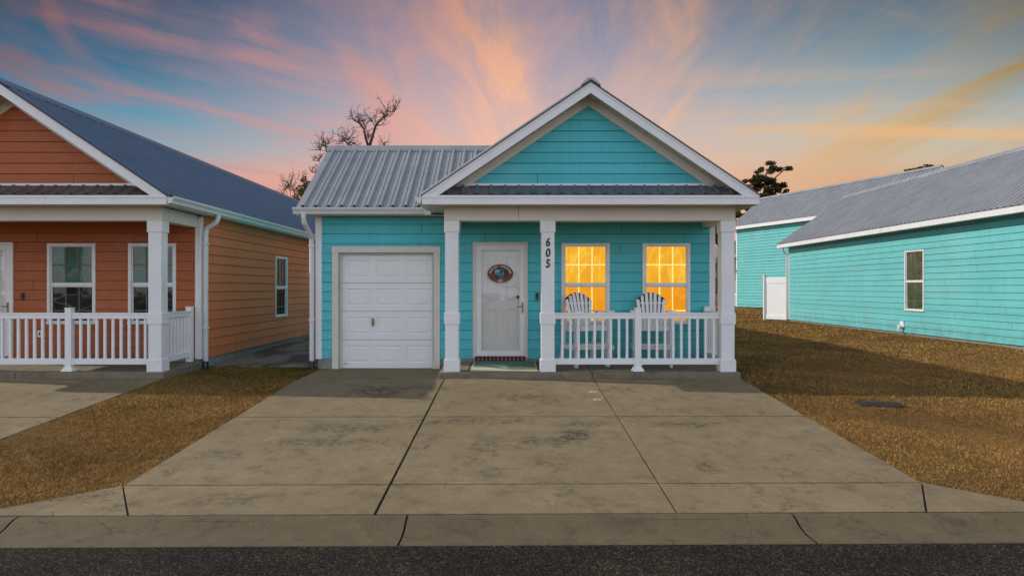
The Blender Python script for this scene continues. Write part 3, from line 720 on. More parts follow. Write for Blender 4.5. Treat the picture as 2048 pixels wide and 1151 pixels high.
# door mat: green mat; the pale sheet below is floor sunlight put into colour
def zf(y): return .122+(y-11.42)*.033/1.42
M['mat_green'] = paint('mat_sea_green', (.07,.20,.14,1), .9, .5, 9, .5, 120, dirt=(.02,.04,.03,1), dirt_amt=.8); M['mat_sun'] = paint('mat_sun', (.50,.46,.28,1), .9, .12, 6, .4, 120)
M['mat_dark'] = paint('mat_dark_edge', (.03,.035,.02,1), .9, .3, 9, .3, 120)
mt = thing('door_mat', 'green mat with dark side borders over a pale painted sun patch before the front door', 'door mat', (-.22, 12.1, .14))
o = MB()
def strip(o, x0, x1, y0, y1, t0, t1): o.hexa([(x0,y0,zf(y0)+t0),(x1,y0,zf(y0)+t0),(x1,y1,zf(y1)+t0),(x0,y1,zf(y1)+t0),(x0,y0,zf(y0)+t1),(x1,y0,zf(y0)+t1),(x1,y1,zf(y1)+t1),(x0,y1,zf(y1)+t1)])
strip(o, -.70, .43, 11.58, 12.72, .001, .008); o.build('sun_patch', M['mat_sun'], mt)
o = MB(); strip(o, -.735, -.705, 11.58, 12.72, .001, .009); o.build('mat_border', M['mat_dark'], mt); o = MB(); strip(o, .435, .465, 11.58, 12.72, .001, .009); o.build('mat_border', M['mat_dark'], mt)
o = MB(); strip(o, -.66, .40, 12.02, 12.71, .0085, .018); o.build('mat_panel', M['mat_green'], mt)

# tall slatted porch chairs
def make_chair(loc, rot, label):
    t = thing('porch_chair', label, 'chair', (0,0,0), 'tall slatted porch chairs behind the railing')
    bk = MB(); n = 7; tops = []
    sh = .73; tilt = .18
    for i in range(n):
        q = (i-(n-1)/2)/((n-1)/2)
        xb, xt = q*.17, q*.235; ht = .545-.12*q*q
        y0, y1 = .20+.02*q*q, .20+tilt-.03*q*q
        bk.bar((xb, y0, sh-.02), (xt, y0+(y1-y0)*ht/.545, sh+ht), (.05 if i%2 else .055), .022, (0,1,0))
    back = bk.build('backrest', M['chair'], t, bevel=.004)
    br = MB(); br.bar((-.19,.245,sh+.10),(.19,.245,sh+.10),.07,.024); br.build('back_brace', M['chair'], back); br = MB(); br.bar((-.22,.335,sh+.36),(.22,.335,sh+.36),.06,.024); br.build('back_brace', M['chair'], back)
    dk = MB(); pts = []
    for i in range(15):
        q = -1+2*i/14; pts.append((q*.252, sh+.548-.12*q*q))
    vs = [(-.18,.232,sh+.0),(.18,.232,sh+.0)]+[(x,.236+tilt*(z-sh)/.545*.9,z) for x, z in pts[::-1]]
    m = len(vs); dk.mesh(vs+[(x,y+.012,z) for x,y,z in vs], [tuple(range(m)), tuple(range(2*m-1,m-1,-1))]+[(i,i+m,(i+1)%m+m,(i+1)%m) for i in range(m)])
    dk.build('slat_gap_shade', M['dark'], back)  # added dark sheet, paints the darkness seen between the slats
    st = MB()
    for i in range(6): st.box(-.25, .25, -.27+i*.083, -.27+i*.083+.072, sh-.02+(.012 if i == 0 else 0)-i*.006, sh-i*.006)
    st.box(-.25, .25, -.295, -.272, sh-.10, sh-.005); st.build('seat', M['chair'], t, bevel=.003)
    ap = MB(); ap.box(-.275, -.25, -.25, .26, sh-.12, sh-.02); ap.box(.25, .275, -.25, .26, sh-.12, sh-.02); ap.box(-.249, .249, .21, .235, sh-.14, sh-.05); ap.build('seat_frame', M['chair'], t)
    for s in (-1, 1):
        a = MB(); a.prism_xy([(s*.24,-.33),(s*.385,-.33),(s*.395,-.10),(s*.36,.22),(s*.30,.34),(s*.25,.34)], 0.94, 0.966); a.build('armrest', M['chair'], t, bevel=.004)
        a = MB(); a.box(min(s*.276,s*.325), max(s*.276,s*.325), -.26, -.17, 0, .939); a.build('leg', M['chair'], t, bevel=.004)
        a = MB(); a.bar((s*.30,.42,.0), (s*.30,.19,.93), .085, .045, (1,0,0)); a.build('leg', M['chair'], t, bevel=.004)
    fr = MB(); fr.box(-.274, .274, -.36, -.29, .375, .40); fr.box(-.274, .274, -.285, -.262, .31, .40); fr.box(-.35, -.326, -.36, .30, .30, .374); fr.box(.326, .35, -.36, .30, .30, .374); fr.box(-.27, .27, .24, .262, .30, .37)
    fr.build('footrest', M['chair'], t, bevel=.003)
    t.location = loc; t.rotation_euler = (0,0,rot); return t
make_chair((1.30, 12.22, .141), R(20), 'white slatted tall chair nearest the numbered column, turned sideways')
make_chair((2.45, 12.22, .141), R(-7), 'white slatted tall chair behind the middle railing post, facing straight out')

# ================================================================== orange cottage
orange, OX, odoor, ocols, oroof = cottage(-9.42, 'orange_cottage', 'orange cottage with blue-grey metal roof and white porch railing', M['orange'], M['orange'], M['orange_lit'], M['roof_blue'], M['pent_brown'], False)
xr_ = OX(1.25)+2.68
k = MB(); gutter_y(k, xr_+.001, YF+.01, 27.2, ZE-.022, 1); k.build('gutter', M['gutter'], orange)
dx_ = OX(3.70)+.075
k = MB(); k.tube([(xr_+.05,12.95,2.85),(xr_+.05,12.95,2.78),(xr_+.02,12.93,2.70),(dx_+.02,12.91,2.60),(dx_,12.90,2.50),(dx_,12.90,.14)], .046, 8, math.pi/8)
for z in (2.3, .75): k.box(dx_-.055, dx_+.055, 12.85, 12.955, z, z+.025)
k.build('downspout', M['gutter'], orange)
k = MB(); k.tube([(dx_,12.90,.15),(dx_,12.88,.03),(dx_+.01,12.82,-.02)], [.055,.062,.058], 8); k.build('downspout_boot', M['black'], orange)
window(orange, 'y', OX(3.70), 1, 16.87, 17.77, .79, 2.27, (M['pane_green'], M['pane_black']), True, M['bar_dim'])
k = MB(); k.box(OX(.735), OX(.81), YW-.03, YW-.012, .60, .72); k.cur = 1; k.box(OX(.76), OX(.785), YW-.034, YW-.0305, .63, .69); k.build('outlet_box', [M['vinyl'], M['black']], orange, bevel=.004)

# ================================================================== right teal house
rh = thing('long_teal_house', 'long low teal house with white eave and single side window on right', 'house', (14.5, 22, .05))
RX, RY0, RY1 = 11.85, 12.0, 29.95; REZ, RPT = 3.38, .69
w = MB(); lap(w, 'y', RX, RY0, RY1, .16, 3.24, -1, [(20.1+.03, 21.1-.03, .82+.03, 2.61-.03)], None, 51, gap=.011, jw=.003); w.build('wall', [M['teal_side'], M['gap_dark']], rh)
w = MB(); lap(w, 'x', RY1, RX, 17.15, .16, 5.2, 1, [], lambda z: (max(RX, 14.5-(5.38-z)/RPT), min(17.15, 14.5+(5.38-z)/RPT)), 52); lap(w, 'x', RY0, RX, 17.15, .16, 5.2, -1, [], lambda z: (max(RX, 14.5-(5.38-z)/RPT), min(17.15, 14.5+(5.38-z)/RPT)), 53); w.build('wall', [M['teal_side'], M['gap_dark']], rh)
w = MB(); lap(w, 'y', 17.15, RY0, RY1, .16, 3.24, 1, [], None, 54); w.build('wall', [M['teal_side'], M['gap_dark']], rh)
k = MB(); k.box(RX+.02, 17.13, RY0+.02, RY1-.02, -.1, .16); k.build('foundation', M['cmu'], rh)
rf = MB(); half = 3.02; lv = math.hypot(half, half*RPT)
ribroof(rf, (14.5-half, RY1+.42, REZ), (0,-1,0), (1,0,RPT), RY1-RY0+.84, lv, screws=[.1, .9, 1.7, 2.6]); ribroof(rf, (14.5+half, RY0-.42, REZ), (0,1,0), (-1,0,RPT), RY1-RY0+.84, lv)
ro = rf.build('roof', [M['roof_pale'], M['edge']], rh)
k = MB(); za = REZ+half*RPT; k.prism_xz([(14.5-.17,za-.10),(14.5-.15,za-.06),(14.46,za+.045),(14.54,za+.045),(14.65,za-.06),(14.67,za-.10),(14.5,za+.02)], RY0-.43, RY1+.43); k.build('ridge_cap', M['roof_pale'], ro)
k = MB(); k.box(14.5-half+.004, 14.5-half+.03, RY0-.4, RY1+.4, REZ-.165, REZ-.02); k.box(14.5+half-.03, 14.5+half-.004, RY0-.4, RY1+.4, REZ-.165, REZ-.02); k.build('fascia', M['white'], rh)
k = MB(); k.box(14.5-half+.031, RX-.016, RY0-.4, RY1+.4, REZ-.16, REZ-.15); k.build('soffit', M['soffit'], rh)
k = MB()
for yy in (RY1+.39, RY0-.41): k.prism_xz([(14.5-half+.03,REZ-.03),(14.5,za-.04),(14.5+half-.03,REZ-.03),(14.5+half-.03,REZ-.17),(14.5,za-.21),(14.5-half+.03,REZ-.17)], yy, yy+.025)
k.build('rake_board', M['white'], rh)
k = MB(); k.box(RX-.026, RX-.0, RY1-.10, RY1+.012, .16, 3.22); k.build('corner_board', M['white'], rh)
k = MB(); k.tube([(11.6,29.98,3.22),(11.6,29.98,3.1),(11.77,29.98,2.9),(11.77,29.98,.15)], .045, 8); k.build('downspout', M['gutter'], rh)
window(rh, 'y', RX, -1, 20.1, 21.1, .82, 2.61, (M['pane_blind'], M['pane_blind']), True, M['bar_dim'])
k = MB(); yy = 21.2
k.box(RX-.05, RX-.015, yy-.10, yy+.10, .30, .50); k.tube([(RX-.04,yy,.34),(RX-.12,yy,.33),(RX-.15,yy,.28),(RX-.15,yy,.20)], .035, 8); k.bar((RX-.13,yy-.09,.36),(RX-.13,yy+.09,.36),.04,.03)
k.build('outdoor_tap', M['vinyl'], rh)
# white vinyl privacy screen at its far corner
fs_ = thing('privacy_fence', 'short white vinyl privacy screen beside the far corner of the long teal house', 'fence', (11.4, 30.25, .1))
k = MB(); pa, pb = Vector((11.25, 30.98, 0)), Vector((11.80, 30.02, 0))
for z0_, z1_, dd in ((.16,1.95,.04), (1.70,1.965,.07), (.13,.32,.07)):
    zc = Vector((0,0,(z0_+z1_)/2)); k.bar(pa+zc, pb+zc, dd, z1_-z0_)
k.build('panel', M['vinyl'], fs_, bevel=.006)
k = MB(); k.box(11.14, 11.26, 30.95, 31.07, .05, 2.06); k.box(11.13, 11.27, 30.94, 31.08, 2.06, 2.10); k.build('fence_post', M['vinyl'], fs_, bevel=.006)

# ================================================================== taller teal house far right (rotated)
def far_teal():
    t = thing('tall_teal_house', 'taller teal house with grey ribbed roof standing far behind the lawn', 'house', (0,0,0))
    # local frame: wall along +Y from 0 (near end) to L, wall plane x=0, house body on +x
    L = 14.2; W = 4.8; H = 5.75; e = .35
    w = MB(); lap(w, 'y', 0, 0, L, .10, H, -1, [], None, 61, e=.2, gap=.022); w.build('wall', [M['teal_side'], M['gap_dark']], t)
    w = MB()
    for yy, o in ((0, -1), (L, 1)): lap(w, 'x', yy, 0, W, .10, H+1.9, o, [], lambda z: (max(0, W/2-(H+2.0-z)/.8), min(W, W/2+(H+2.0-z)/.8)), 62, e=.2, gap=.022)
    w.build('wall', [M['teal_side'], M['gap_dark']], t)
    w = MB(); lap(w, 'y', W, 0, L, .10, H, 1, [], None, 63, e=.2, gap=.022); w.build('wall', [M['teal_side'], M['gap_dark']], t)
    rf = MB(); half = W/2+e; rise = half*.80; z0 = H+.15; v = Vector((half,0,rise))
    ribroof(rf, (-e, L+.3, z0), (0,-1,0), (half,0,rise), L+.6, v.length, .3, .04); ribroof(rf, (W+e, -.3, z0), (0,1,0), (-half,0,rise), L+.6, v.length, .3, .04)
    ro = rf.build('roof', [M['roof_pale'], M['edge']], t)
    k = MB(); za = z0+rise; c = W/2; k.prism_xz([(c-.17,za-.10),(c-.04,za+.05),(c+.04,za+.05),(c+.17,za-.10),(c,za+.02)], -.32, L+.32); k.build('ridge_cap', M['roof_pale'], ro)
    k = MB(); k.box(-e, -e+.03, -.3, L+.3, z0-.24, z0-.02); k.build('fascia', M['white'], t)
    k = MB(); k.box(-e+.031, -.016, -.3, L+.3, z0-.2, z0-.19); k.build('soffit', M['soffit'], t)
    k = MB()
    for yy in (-.3, L+.275): k.prism_xz([(-e,z0-.03),(c,za-.03),(W+e,z0-.03),(W+e,z0-.24),(c,za-.24),(-e,z0-.24)], yy, yy+.025)
    k.build('rake_board', M['white'], t)
    k = MB(); k.box(-.03, 0, L-.12, L+.02, .1, H); k.build('corner_board', M['white'], t)
    # small front porch at its far end: shed roof, post, railing
    p = MB(); ribroof(p, (-.25, L+1.9, 2.95), (1,0,0), (0,-1.9,.75), 3.0, 2.04, .3, .03); p.cur = 1; p.box(-.25, -.22, L+.0, L+1.9, 2.7, 2.93); pp = p.build('porch_roof', [M['roof_pale'], M['white']], t)
    k = MB(); k.box(.0, .16, L+1.5, L+1.66, .1, 2.72); k.box(2.4,2.56,L+1.5,L+1.66,.1,2.72); k.build('porch_post', M['white'], t)
    k = MB(); k.box(.05, .11, L+.05, L+1.5, .95, 1.05); k.box(.05, .11, L+.05, L+1.5, .18, .28); y = L+.12
    while y < L+1.48: k.box(.06, .10, y, y+.045, .28, .95); y += .14
    k.build('porch_railing', M['vinyl'], t)
    p = MB(); ribroof(p, (-.05, L+1.15, 4.0), (1,0,0), (0,-1.1,.9), 2.2, 1.42, .3, .03); p.build('awning', [M['roof_pale']], t)
    p = MB(); p.box(.6, 1.5, L+.001, L+.05, 1.0, 2.4); p.build('window', M['pane_dark'], t)
    th = R(19.3)
    t.location = (16.35+.33*14.2, 51-.944*14.2, .05); t.rotation_euler = (0, 0, th); return t
far_teal()

# ================================================================== beige house seen in the gap beside the porch
bh = thing('beige_house', 'small beige house with grey roof glimpsed beside the right porch column', 'house', (20, 68, .1))
w = MB(); w.box(16, 23.0, 66, 74, .1, 3.6); w.build('wall', paint('beige_wall', (.45,.36,.25,1), .6), bh)
rf = MB(); ribroof(rf, (15.6, 65.4, 3.75), (1,0,0), (0,4.6,1.9), 7.8, 5.0, .3, .04); ribroof(rf, (23.4, 74.6, 3.75), (-1,0,0), (0,-4.6,1.9), 7.8, 5.0, .3, .04); rf.build('roof', [M['roof_pale'], M['edge']], bh)
k = MB(); k.box(15.6, 23.4, 65.37, 65.41, 3.5, 3.74); k.build('fascia', M['white'], bh)
k = MB(); k.box(18.9, 20.0, 65.93, 65.98, 1.0, 2.5); k.build('window', M['pane_dark'], bh)
k = MB(); k.box(20.6, 21.5, 65.93, 65.98, .15, 2.2); k.build('door', M['white'], bh)

# ================================================================== trees
def branch(mb, p, d, length, r, depth, rr, bend=.35, kids=(2, 4), segs=4, upw=.25):
    pts = [Vector(p)]; rad = [r]; d = Vector(d).normalized()
    for i in range(segs):
        d = (d+Vector((rr.uniform(-1,1), rr.uniform(-1,1), rr.uniform(-1,1)+upw))*bend/ segs*1.6).normalized()
        pts.append(pts[-1]+d*length/segs); rad.append(r*(1-.65*(i+1)/segs))
    mb.tube(pts, rad, 5 if r > .02 else 3, cap=False)
    if depth <= 0: return
    for _ in range(rr.randint(*kids)):
        i = rr.randint(1, segs); q = pts[i]
        side = Vector((rr.uniform(-1,1), rr.uniform(-1,1), rr.uniform(-.5,1))).normalized()
        branch(mb, q, (d*.5+side).normalized(), length*rr.uniform(.45,.7), max(.011, rad[i]*.6), depth-1, rr, bend, kids, segs, upw)
def limb(mb, pts, r0, r1, n=7):
    m = len(pts); r0 *= .72; r1 *= .72; mb.tube(pts, [r0+(r1-r0)*i/(m-1) for i in range(m)], n)
def pxp(px, py, y): return Vector(((px-1024)/1400*y, y, 1.5+(575.5-py)/1400*y))
rr = random.Random(5)
bt = thing('bare_tree', 'leafless tree with twisting branches rising behind the grey garage roof', 'tree', (-8.1, 40, .1))
D = 40
tr = MB(); tr.smooth = True
base = Vector((-8.0, D, .1))
limb(tr, [base, Vector((-8.2,D,4)), pxp(737,330,D), pxp(738,296,D)], .28, .13)
limb(tr, [pxp(738,296,D), pxp(745,272,D+.2), pxp(752,250,D+.3), pxp(765,235,D+.4), pxp(778,228,D+.5)], .13, .05)
limb(tr, [pxp(738,296,D), pxp(731,275,D-.2), pxp(728,258,D-.4), pxp(718,246,D-.5), pxp(707,240,D-.6)], .11, .04)
limb(tr, [pxp(737,340,D), pxp(715,315,D-.4), pxp(702,294,D-.8), pxp(688,280,D-1)], .14, .05)
limb(tr, [pxp(737,360,D), pxp(680,335,D+.3), pxp(655,312,D+.6), pxp(650,290,D+.8)], .13, .05)
limb(tr, [pxp(737,380,D), pxp(670,360,D-.6), pxp(640,335,D-.9)], .10, .04)
limb(tr, [pxp(737,350,D), pxp(758,315,D), pxp(766,296,D), pxp(770,285,D)], .07, .03)
tr.build('trunk', M['bark'], bt)
tw = MB(); tw.smooth = True
for (px, py, n, L, sx, sy) in ((778,228,8,.75,14,8),(768,236,7,.6,8,8),(790,222,6,.5,5,5),(752,250,6,.6,6,8),(745,240,5,.7,5,8),(728,258,8,.55,6,10),(707,240,7,.6,6,6),(716,244,5,.6,6,6),(735,275,8,.45,10,9),
                         (690,280,9,.65,8,8),(678,285,7,.6,8,8),(702,288,7,.55,8,6),(650,290,9,.6,8,7),(660,300,6,.6,6,6),(637,320,6,.5,4,6),(645,335,5,.5,5,6),(630,345,4,.45,4,5),(768,288,6,.4,5,6),(640,300,5,.5,4,5)):
    for _ in range(n):
        p = pxp(px+rr.uniform(-sx,sx)*.6, py+rr.uniform(-sy,sy)*.6, D+rr.uniform(-.8,.8))
        branch(tw, p, (rr.uniform(-1,1), rr.uniform(-1,1), rr.uniform(-.2,1.2)), L*rr.uniform(.7,1.2), .024, 2, rr, .5, (2,3))
tw.build('twigs', M['bark'], bt)

def leaf_cloud(mb, c, rad, n, size, rs):
    c = Vector(c)
    for _ in range(n):
        v = Vector((rs.gauss(0,1), rs.gauss(0,1), rs.gauss(0,1))); v = v.normalized()*(rs.random()**.4)
        p = c+Vector((v.x*rad[0], v.y*rad[1], v.z*rad[2]))
        a = Vector((rs.uniform(-1,1), rs.uniform(-1,1), rs.uniform(-1,1))).normalized(); b = a.cross(Vector((rs.uniform(-1,1), rs.uniform(-1,1), rs.uniform(-1,1)))).normalized()
        s = size*rs.uniform(.6,1.3)
        mb.face([p-a*s-b*s*.35, p+a*s-b*s*.2, p+a*s*.9+b*s*.35, p-a*s*.8+b*s*.3])
def foliage(name, c0, c1, c2):
    m, N, b = newmat(name); pos = N.n('ShaderNodeNewGeometry'); 
    n = N.noise(pos.outputs['Position'], 1.4, 3, .6); rnd = pos.outputs['Random Per Island']
    f = N.math('ADD', N.math('MULTIPLY', n, .6), N.math('MULTIPLY', rnd, .4))
    N.L(N.ramp(f, [(.25,c0),(.5,c1),(.75,c2)]), b.inputs['Base Color']); b.inputs['Roughness'].default_value = .7; b.inputs['Specular IOR Level'].default_value = .2; return m
M['pine'] = foliage('pine_needles', (.016,.022,.008,1), (.045,.048,.014,1), (.10,.085,.022,1))
M['olive'] = foliage('olive_leaves', (.05,.04,.012,1), (.13,.10,.025,1), (.22,.15,.04,1))
# small olive-leaved tree and bare scrub beyond the orange roof
ot = thing('olive_tree', 'small olive leaved tree beside the left edge of the garage roof', 'tree', (-13.9, 46, .1)); D = 46
tr = MB(); tr.smooth = True; limb(tr, [(-13.9,D,.1), (-13.9,D,4), pxp(604,390,D)], .2, .06); limb(tr, [(-13.9,D,3.5), pxp(590,400,D), pxp(585,390,D)], .1, .04); limb(tr, [(-13.9,D,5), pxp(612,375,D)], .07, .03); tr.build('trunk', M['bark'], ot)
lf = MB(); rs = random.Random(3)
for (px, py, rx, rz, n) in ((600,395,.45,.5,260),(606,380,.35,.4,200),(592,402,.4,.35,200),(614,370,.3,.35,160),(583,410,.35,.3,140),(618,395,.4,.6,220),(598,415,.6,.4,260),(608,360,.2,.25,70)): leaf_cloud(lf, pxp(px,py,D), (rx,.5,rz), n, .085, rs)
lf.build('crown', M['olive'], ot)
sc = thing('bare_shrub', 'low leafless shrub at the far end of the blue-grey roof', 'shrub', (-15, 50, .1)); D = 50
tr = MB(); tr.smooth = True
for (px, py) in ((573,380),(580,372),(568,390),(588,375)): limb(tr, [Vector((-15.4,D,.1)), Vector((-15.6,D,4)), pxp(px,py,D)], .10, .025, 5)
tr.build('trunk', M['bark'], sc)
tw = MB()
for (px, py, n) in ((573,378,9),(580,370,9),(585,380,8),(566,392,8),(590,385,6),(600,358,6),(556,396,5)):
    for _ in range(n): branch(tw, pxp(px+rr.uniform(-5,5), py+rr.uniform(-5,5), D+rr.uniform(-.6,.6)), (rr.uniform(-.7,.7), rr.uniform(-.7,.7), rr.uniform(.2,1.2)), rr.uniform(.4,.8), .022, 2, rr, .45, (1,3))
tw.build('twigs', M['bark'], sc)
# pines on the right
def pine(name_label, base, D, stems, clumps, seed):
    t = thing('pine_tree', name_label, 'tree', base, 'pines beyond the houses on the right')
    b = MB(); b.smooth = True
    for pts, r0, r1 in stems: limb(b, pts, r0, r1, 7)
    b.build('trunk', M['bark_pine'], t)
    l = MB(); rs = random.Random(seed)
    for (px, py, rx, rz) in clumps:
        n = max(60, int(950*rx*rz)); 
        for _ in range(max(2, int(5*rx))):
            c = pxp(px, py, D)+Vector((rs.uniform(-1,1)*rx*.75, rs.uniform(-1,1)*.9, rs.uniform(-1,1)*rz*.7))
            leaf_cloud(l, c, (rx*.5, .6, rz*.5), n//2, .105, rs)
    l.build('crown', M['pine'], t); return t
D = 70
pine('dark spreading pine rising behind the eave tip of the teal gable', (25.0, D, .1), D,
     [([(25.0,D,.1), pxp(1522,430,D), pxp(1527,400,D), pxp(1530,365,D), pxp(1533,345,D)], .32, .09), ([pxp(1527,385,D), pxp(1545,360,D), pxp(1568,340,D), pxp(1580,338,D)], .12, .04), ([pxp(1525,395,D), pxp(1545,385,D), pxp(1562,380,D)], .1, .04), ([pxp(1525,400,D), pxp(1510,380,D), pxp(1500,368,D)], .1, .04)],
     [(1533,331,.6,.4),(1548,334,.7,.35),(1566,338,.8,.3),(1578,338,.5,.25),(1528,345,.7,.35),(1512,354,.9,.4),(1500,362,.8,.4),(1520,362,.9,.4),(1505,375,.8,.35),(1545,366,.8,.35),(1560,372,.8,.35),(1568,380,.5,.4),(1540,380,.9,.35),(1530,390,.9,.3),(1552,385,.6,.25),(1512,395,.9,.4),(1522,378,.9,.4),(1550,374,.8,.35),(1532,368,.9,.4),(1500,410,.9,.4),(1485,425,.9,.5),(1475,432,.7,.5),(1465,440,.8,.6)], 8)
D = 80
pine('small dark pine tip peeking over the ridge of the tall teal house', (47.0, D, .1), D, [([(47.0,D,.1), pxp(1842,370,D), pxp(1845,340,D)], .3, .08)], [(1852,335,.7,.3),(1840,339,.8,.25),(1828,340,.7,.22),(1858,332,.4,.25),(1846,345,.9,.4)], 9)
D = 78
et = thing('evergreen_tree', 'dark evergreen tree above the beige house in the porch gap', 'tree', (22.9, D, .1))
b = MB(); b.smooth = True; limb(b, [(22.9,D,.1), (22.9,D,8.5)], .3, .08); b.build('trunk', M['bark_pine'], et)
l = MB(); rs = random.Random(14)
for (px, py) in ((1432,455),(1425,462),(1440,460),(1434,470),(1420,470),(1446,472),(1432,445),(1430,478),(1412,466),(1450,462)): leaf_cloud(l, pxp(px,py,D), (.8,.8,.6), 300, .16, rs)
l.build('crown', M['pine'], et)
sp = thing('young_bare_tree', 'thin young leafless tree standing in front of the beige house', 'tree', (17.45, 60, .1)); D = 60
b = MB(); limb(b, [pxp(1431,608,D), pxp(1433,585,D), pxp(1435,560,D)], .06, .03, 6); b.build('trunk', M['bark'], sp)
tw = MB()
for _ in range(26): branch(tw, pxp(1434+rr.uniform(-4,6), 545+rr.uniform(-18,15), D), (rr.uniform(-.6,.6), rr.uniform(-.6,.6), 1), .7, .02, 2, rr, .4, (1,3))
tw.build('twigs', M['bark'], sp)

# ================================================================== ground
gnd = MB(); gnd.face([(-400,-250,-.55),(400,-250,-.55),(400,700,-.55),(-400,700,-.55)]); gnd.build('ground', M['soil'], org=(0,0,0), kind='structure')
ys = [5.5+i*.25 for i in range(48)]+[18+i*2 for i in range(60)]; xs = [-60+i*2.0 for i in range(24)]+[-12+i*.25 for i in range(113)]+[17+i*2.0 for i in range(40)]
lw = MB(); lw.smooth = True
vs = [(x, sk(x,y), gd(y)-.012+.012*math.sin(x*1.7+y)*math.sin(y*1.3)*(1 if y < 18 else 0)) for y in ys for x in xs]; nx = len(xs)
lw.mesh(vs, [(j*nx+i, j*nx+i+1, (j+1)*nx+i+1, (j+1)*nx+i) for j in range(len(ys)-1) for i in range(nx-1)]); lw.build('lawn', M['soil'], org=(0,0,0), kind='structure')
# driveways: slabs with open joints over dark filler
def slab(mb, x0, x1, y0, y1, nx=1, gl=.005, gr=.005, gy=.006, fl=0, fr=0, gz=None):
    gz = gy if gz is None else gz
    x0 += gl; x1 -= gr
    P = [(x0+fl, sk(x0,y0)+gy), (x1-fr, sk(x1,y0)+gy), (x1, sk(x1,y1)-gz), (x0, sk(x0,y1)-gz)]
    z = [gd(y0), gd(y0), gd(y1), gd(y1)]
    mb.hexa([(p[0],p[1],k-.1) for p, k in zip(P, z)]+[(p[0],p[1],k+.006) for p, k in zip(P, z)])
def drive(name, x0, xL, xR, x1, garage):
    d = MB()
    for (a, b, gl, gr) in ((x0,xL,0,.012), (xL,xR,.012,.008), (xR,x1,.008,0)):
        rows = [5.62, 6.33, 8.85, 11.2 if a == x0 and garage else 11.42]
        for y0, y1 in zip(rows[:-1], rows[1:]):
            fl = .43 if (y0 == 5.62 and a == x0) else 0; fr_ = .37 if (y0 == 5.62 and b == x1) else 0
            slab(d, a, b, y0, y1, 1, gl, gr, {5.62:.008,6.33:.012,8.85:.020}.get(y0,.006), fl, fr_, {6.33:.012,8.85:.020}.get(y1,.006))
    if garage: slab(d, x0, xL, 11.2, 12.84, 1, 0, .004); slab(d, -3.14, -1.46, 12.84, 12.99)
    # 45-degree flares at the kerb
    for s, xe in ((-1, x0), (1, x1)):
        z5, z6 = gd(5.62)+.006, gd(6.33)+.006; g_ = .02
        P = [(xe+s*g_-s*(.43 if s < 0 else .37), sk(xe,5.62)+.006), (xe+s*.95, sk(xe,5.62)+.006), (xe+s*.80, sk(xe,5.64)+.05), (xe+s*g_, sk(xe,6.33)-.005)]; z = [z5,z5,z5+.003,z6]
        if s < 0: P = P[::-1]; z = z[::-1]
        d.hexa([(p[0],p[1],k-.1) for p, k in zip(P, z)]+[(p[0],p[1],k) for p, k in zip(P, z)])
    d.cur = 1
    for (a, b) in ((x0+.02, x1-.02),):
        for y0, y1 in ((5.6,8.0),(8.0,11.42)): d.face([(a,sk(a,y0),gd(y0)-.012),(b,sk(b,y0),gd(y0)-.012),(b,sk(b,y1),gd(y1)-.012),(a,sk(a,y1),gd(y1)-.012)])
    if garage: d.face([(x0+.02,11.4,.0),(xL,11.4,.0),(xL,12.99,.0),(x0+.02,12.99,.0)])
    for s, xe in ((-1, x0), (1, x1)): d.face([(xe-s*.5,sk(xe,5.62),gd(5.62)-.004),(xe+s*.05,sk(xe,5.62),gd(5.62)-.004),(xe+s*.05,sk(xe,6.3),gd(6.3)-.004),(xe-s*.03,sk(xe,6.3),gd(6.3)-.004)])
    return d.build(name, [M['concrete'], M['joint']], org=(0,0,0), bevel=.002, kind='structure')
drive('driveway', -3.48, -1.10, 1.33, 3.72, True)
drive('driveway', -12.9, -10.5, -8.1, -5.70, False)
# rolled kerb and road
kb = MB(); kb.smooth = True
prof = [(0,.004),(-.03,.010),(-.08,.006),(-.13,-.012),(-.18,-.034),(-.25,-.052),(-.33,-.060),(-.43,-.058),(-.485,-.054),(-.50,-.062)]
jx = [-3.9+3.07*k for k in range(-6, 7)]
for a, b in zip(jx[:-1], jx[1:]):
    a += .008; b -= .008; seg = 8; vs = []
    for i in range(seg+1):
        x = a+(b-a)*i/seg
        for dy, dz in prof: vs.append((x-.16*min(1,max(0,-dy/.5)) if 0 else x, 5.61+SKEW*x+dy, -.316+dz))
        vs.append((x, 5.11+SKEW*x, -.5))
    n = len(prof)+1
    kb.mesh(vs, [(i*n+j, i*n+j+1, (i+1)*n+j+1, (i+1)*n+j) for i in range(seg) for j in range(n-1)])
kb.cur = 1; kb.smooth = False
for dy0, dz0, dy1, dz1 in [(prof[i][0], prof[i][1], prof[i+1][0], prof[i+1][1]) for i in range(len(prof)-1)]:
    kb.face([(-22,5.61-22*SKEW+dy0,-.326+dz0),(15,5.61+15*SKEW+dy0,-.326+dz0),(15,5.61+15*SKEW+dy1,-.326+dz1),(-22,5.61-22*SKEW+dy1,-.326+dz1)])
kb.build('kerb', [M['kerb'], M['joint']], org=(0,0,0), kind='structure')
rd = MB(); rd.face([(-60,5.13-60*SKEW,-.378),(-60,-3,-.33),(60,-3,-.33),(60,5.13+60*SKEW,-.378)]); rd.build('road', M['asphalt'], org=(0,0,0), kind='structure')
rd = MB(); rd.face([(-60,-3,-.331),(60,-3,-.331),(60,-40,-.33),(-60,-40,-.33)][::-1]); rd.build('ground', M['soil'], org=(0,0,0), kind='structure')
# damp paved path between the two cottages
pt = MB()
y = 13.15
while y < 27:
    for x0, x1 in ((-5.66,-4.62),(-4.61,-3.62)):
        za, zb = gd(y)+.022, gd(y+1.212)+.022; pt.hexa([(x0,y,-.05),(x1,y,-.05),(x1,y+1.20,-.05),(x0,y+1.20,-.05),(x0,y,za),(x1,y,za),(x1,y+1.20,zb),(x0,y+1.20,zb)])
    y += 1.212
pt.build('side_path', M['path'], org=(0,0,0), kind='structure')

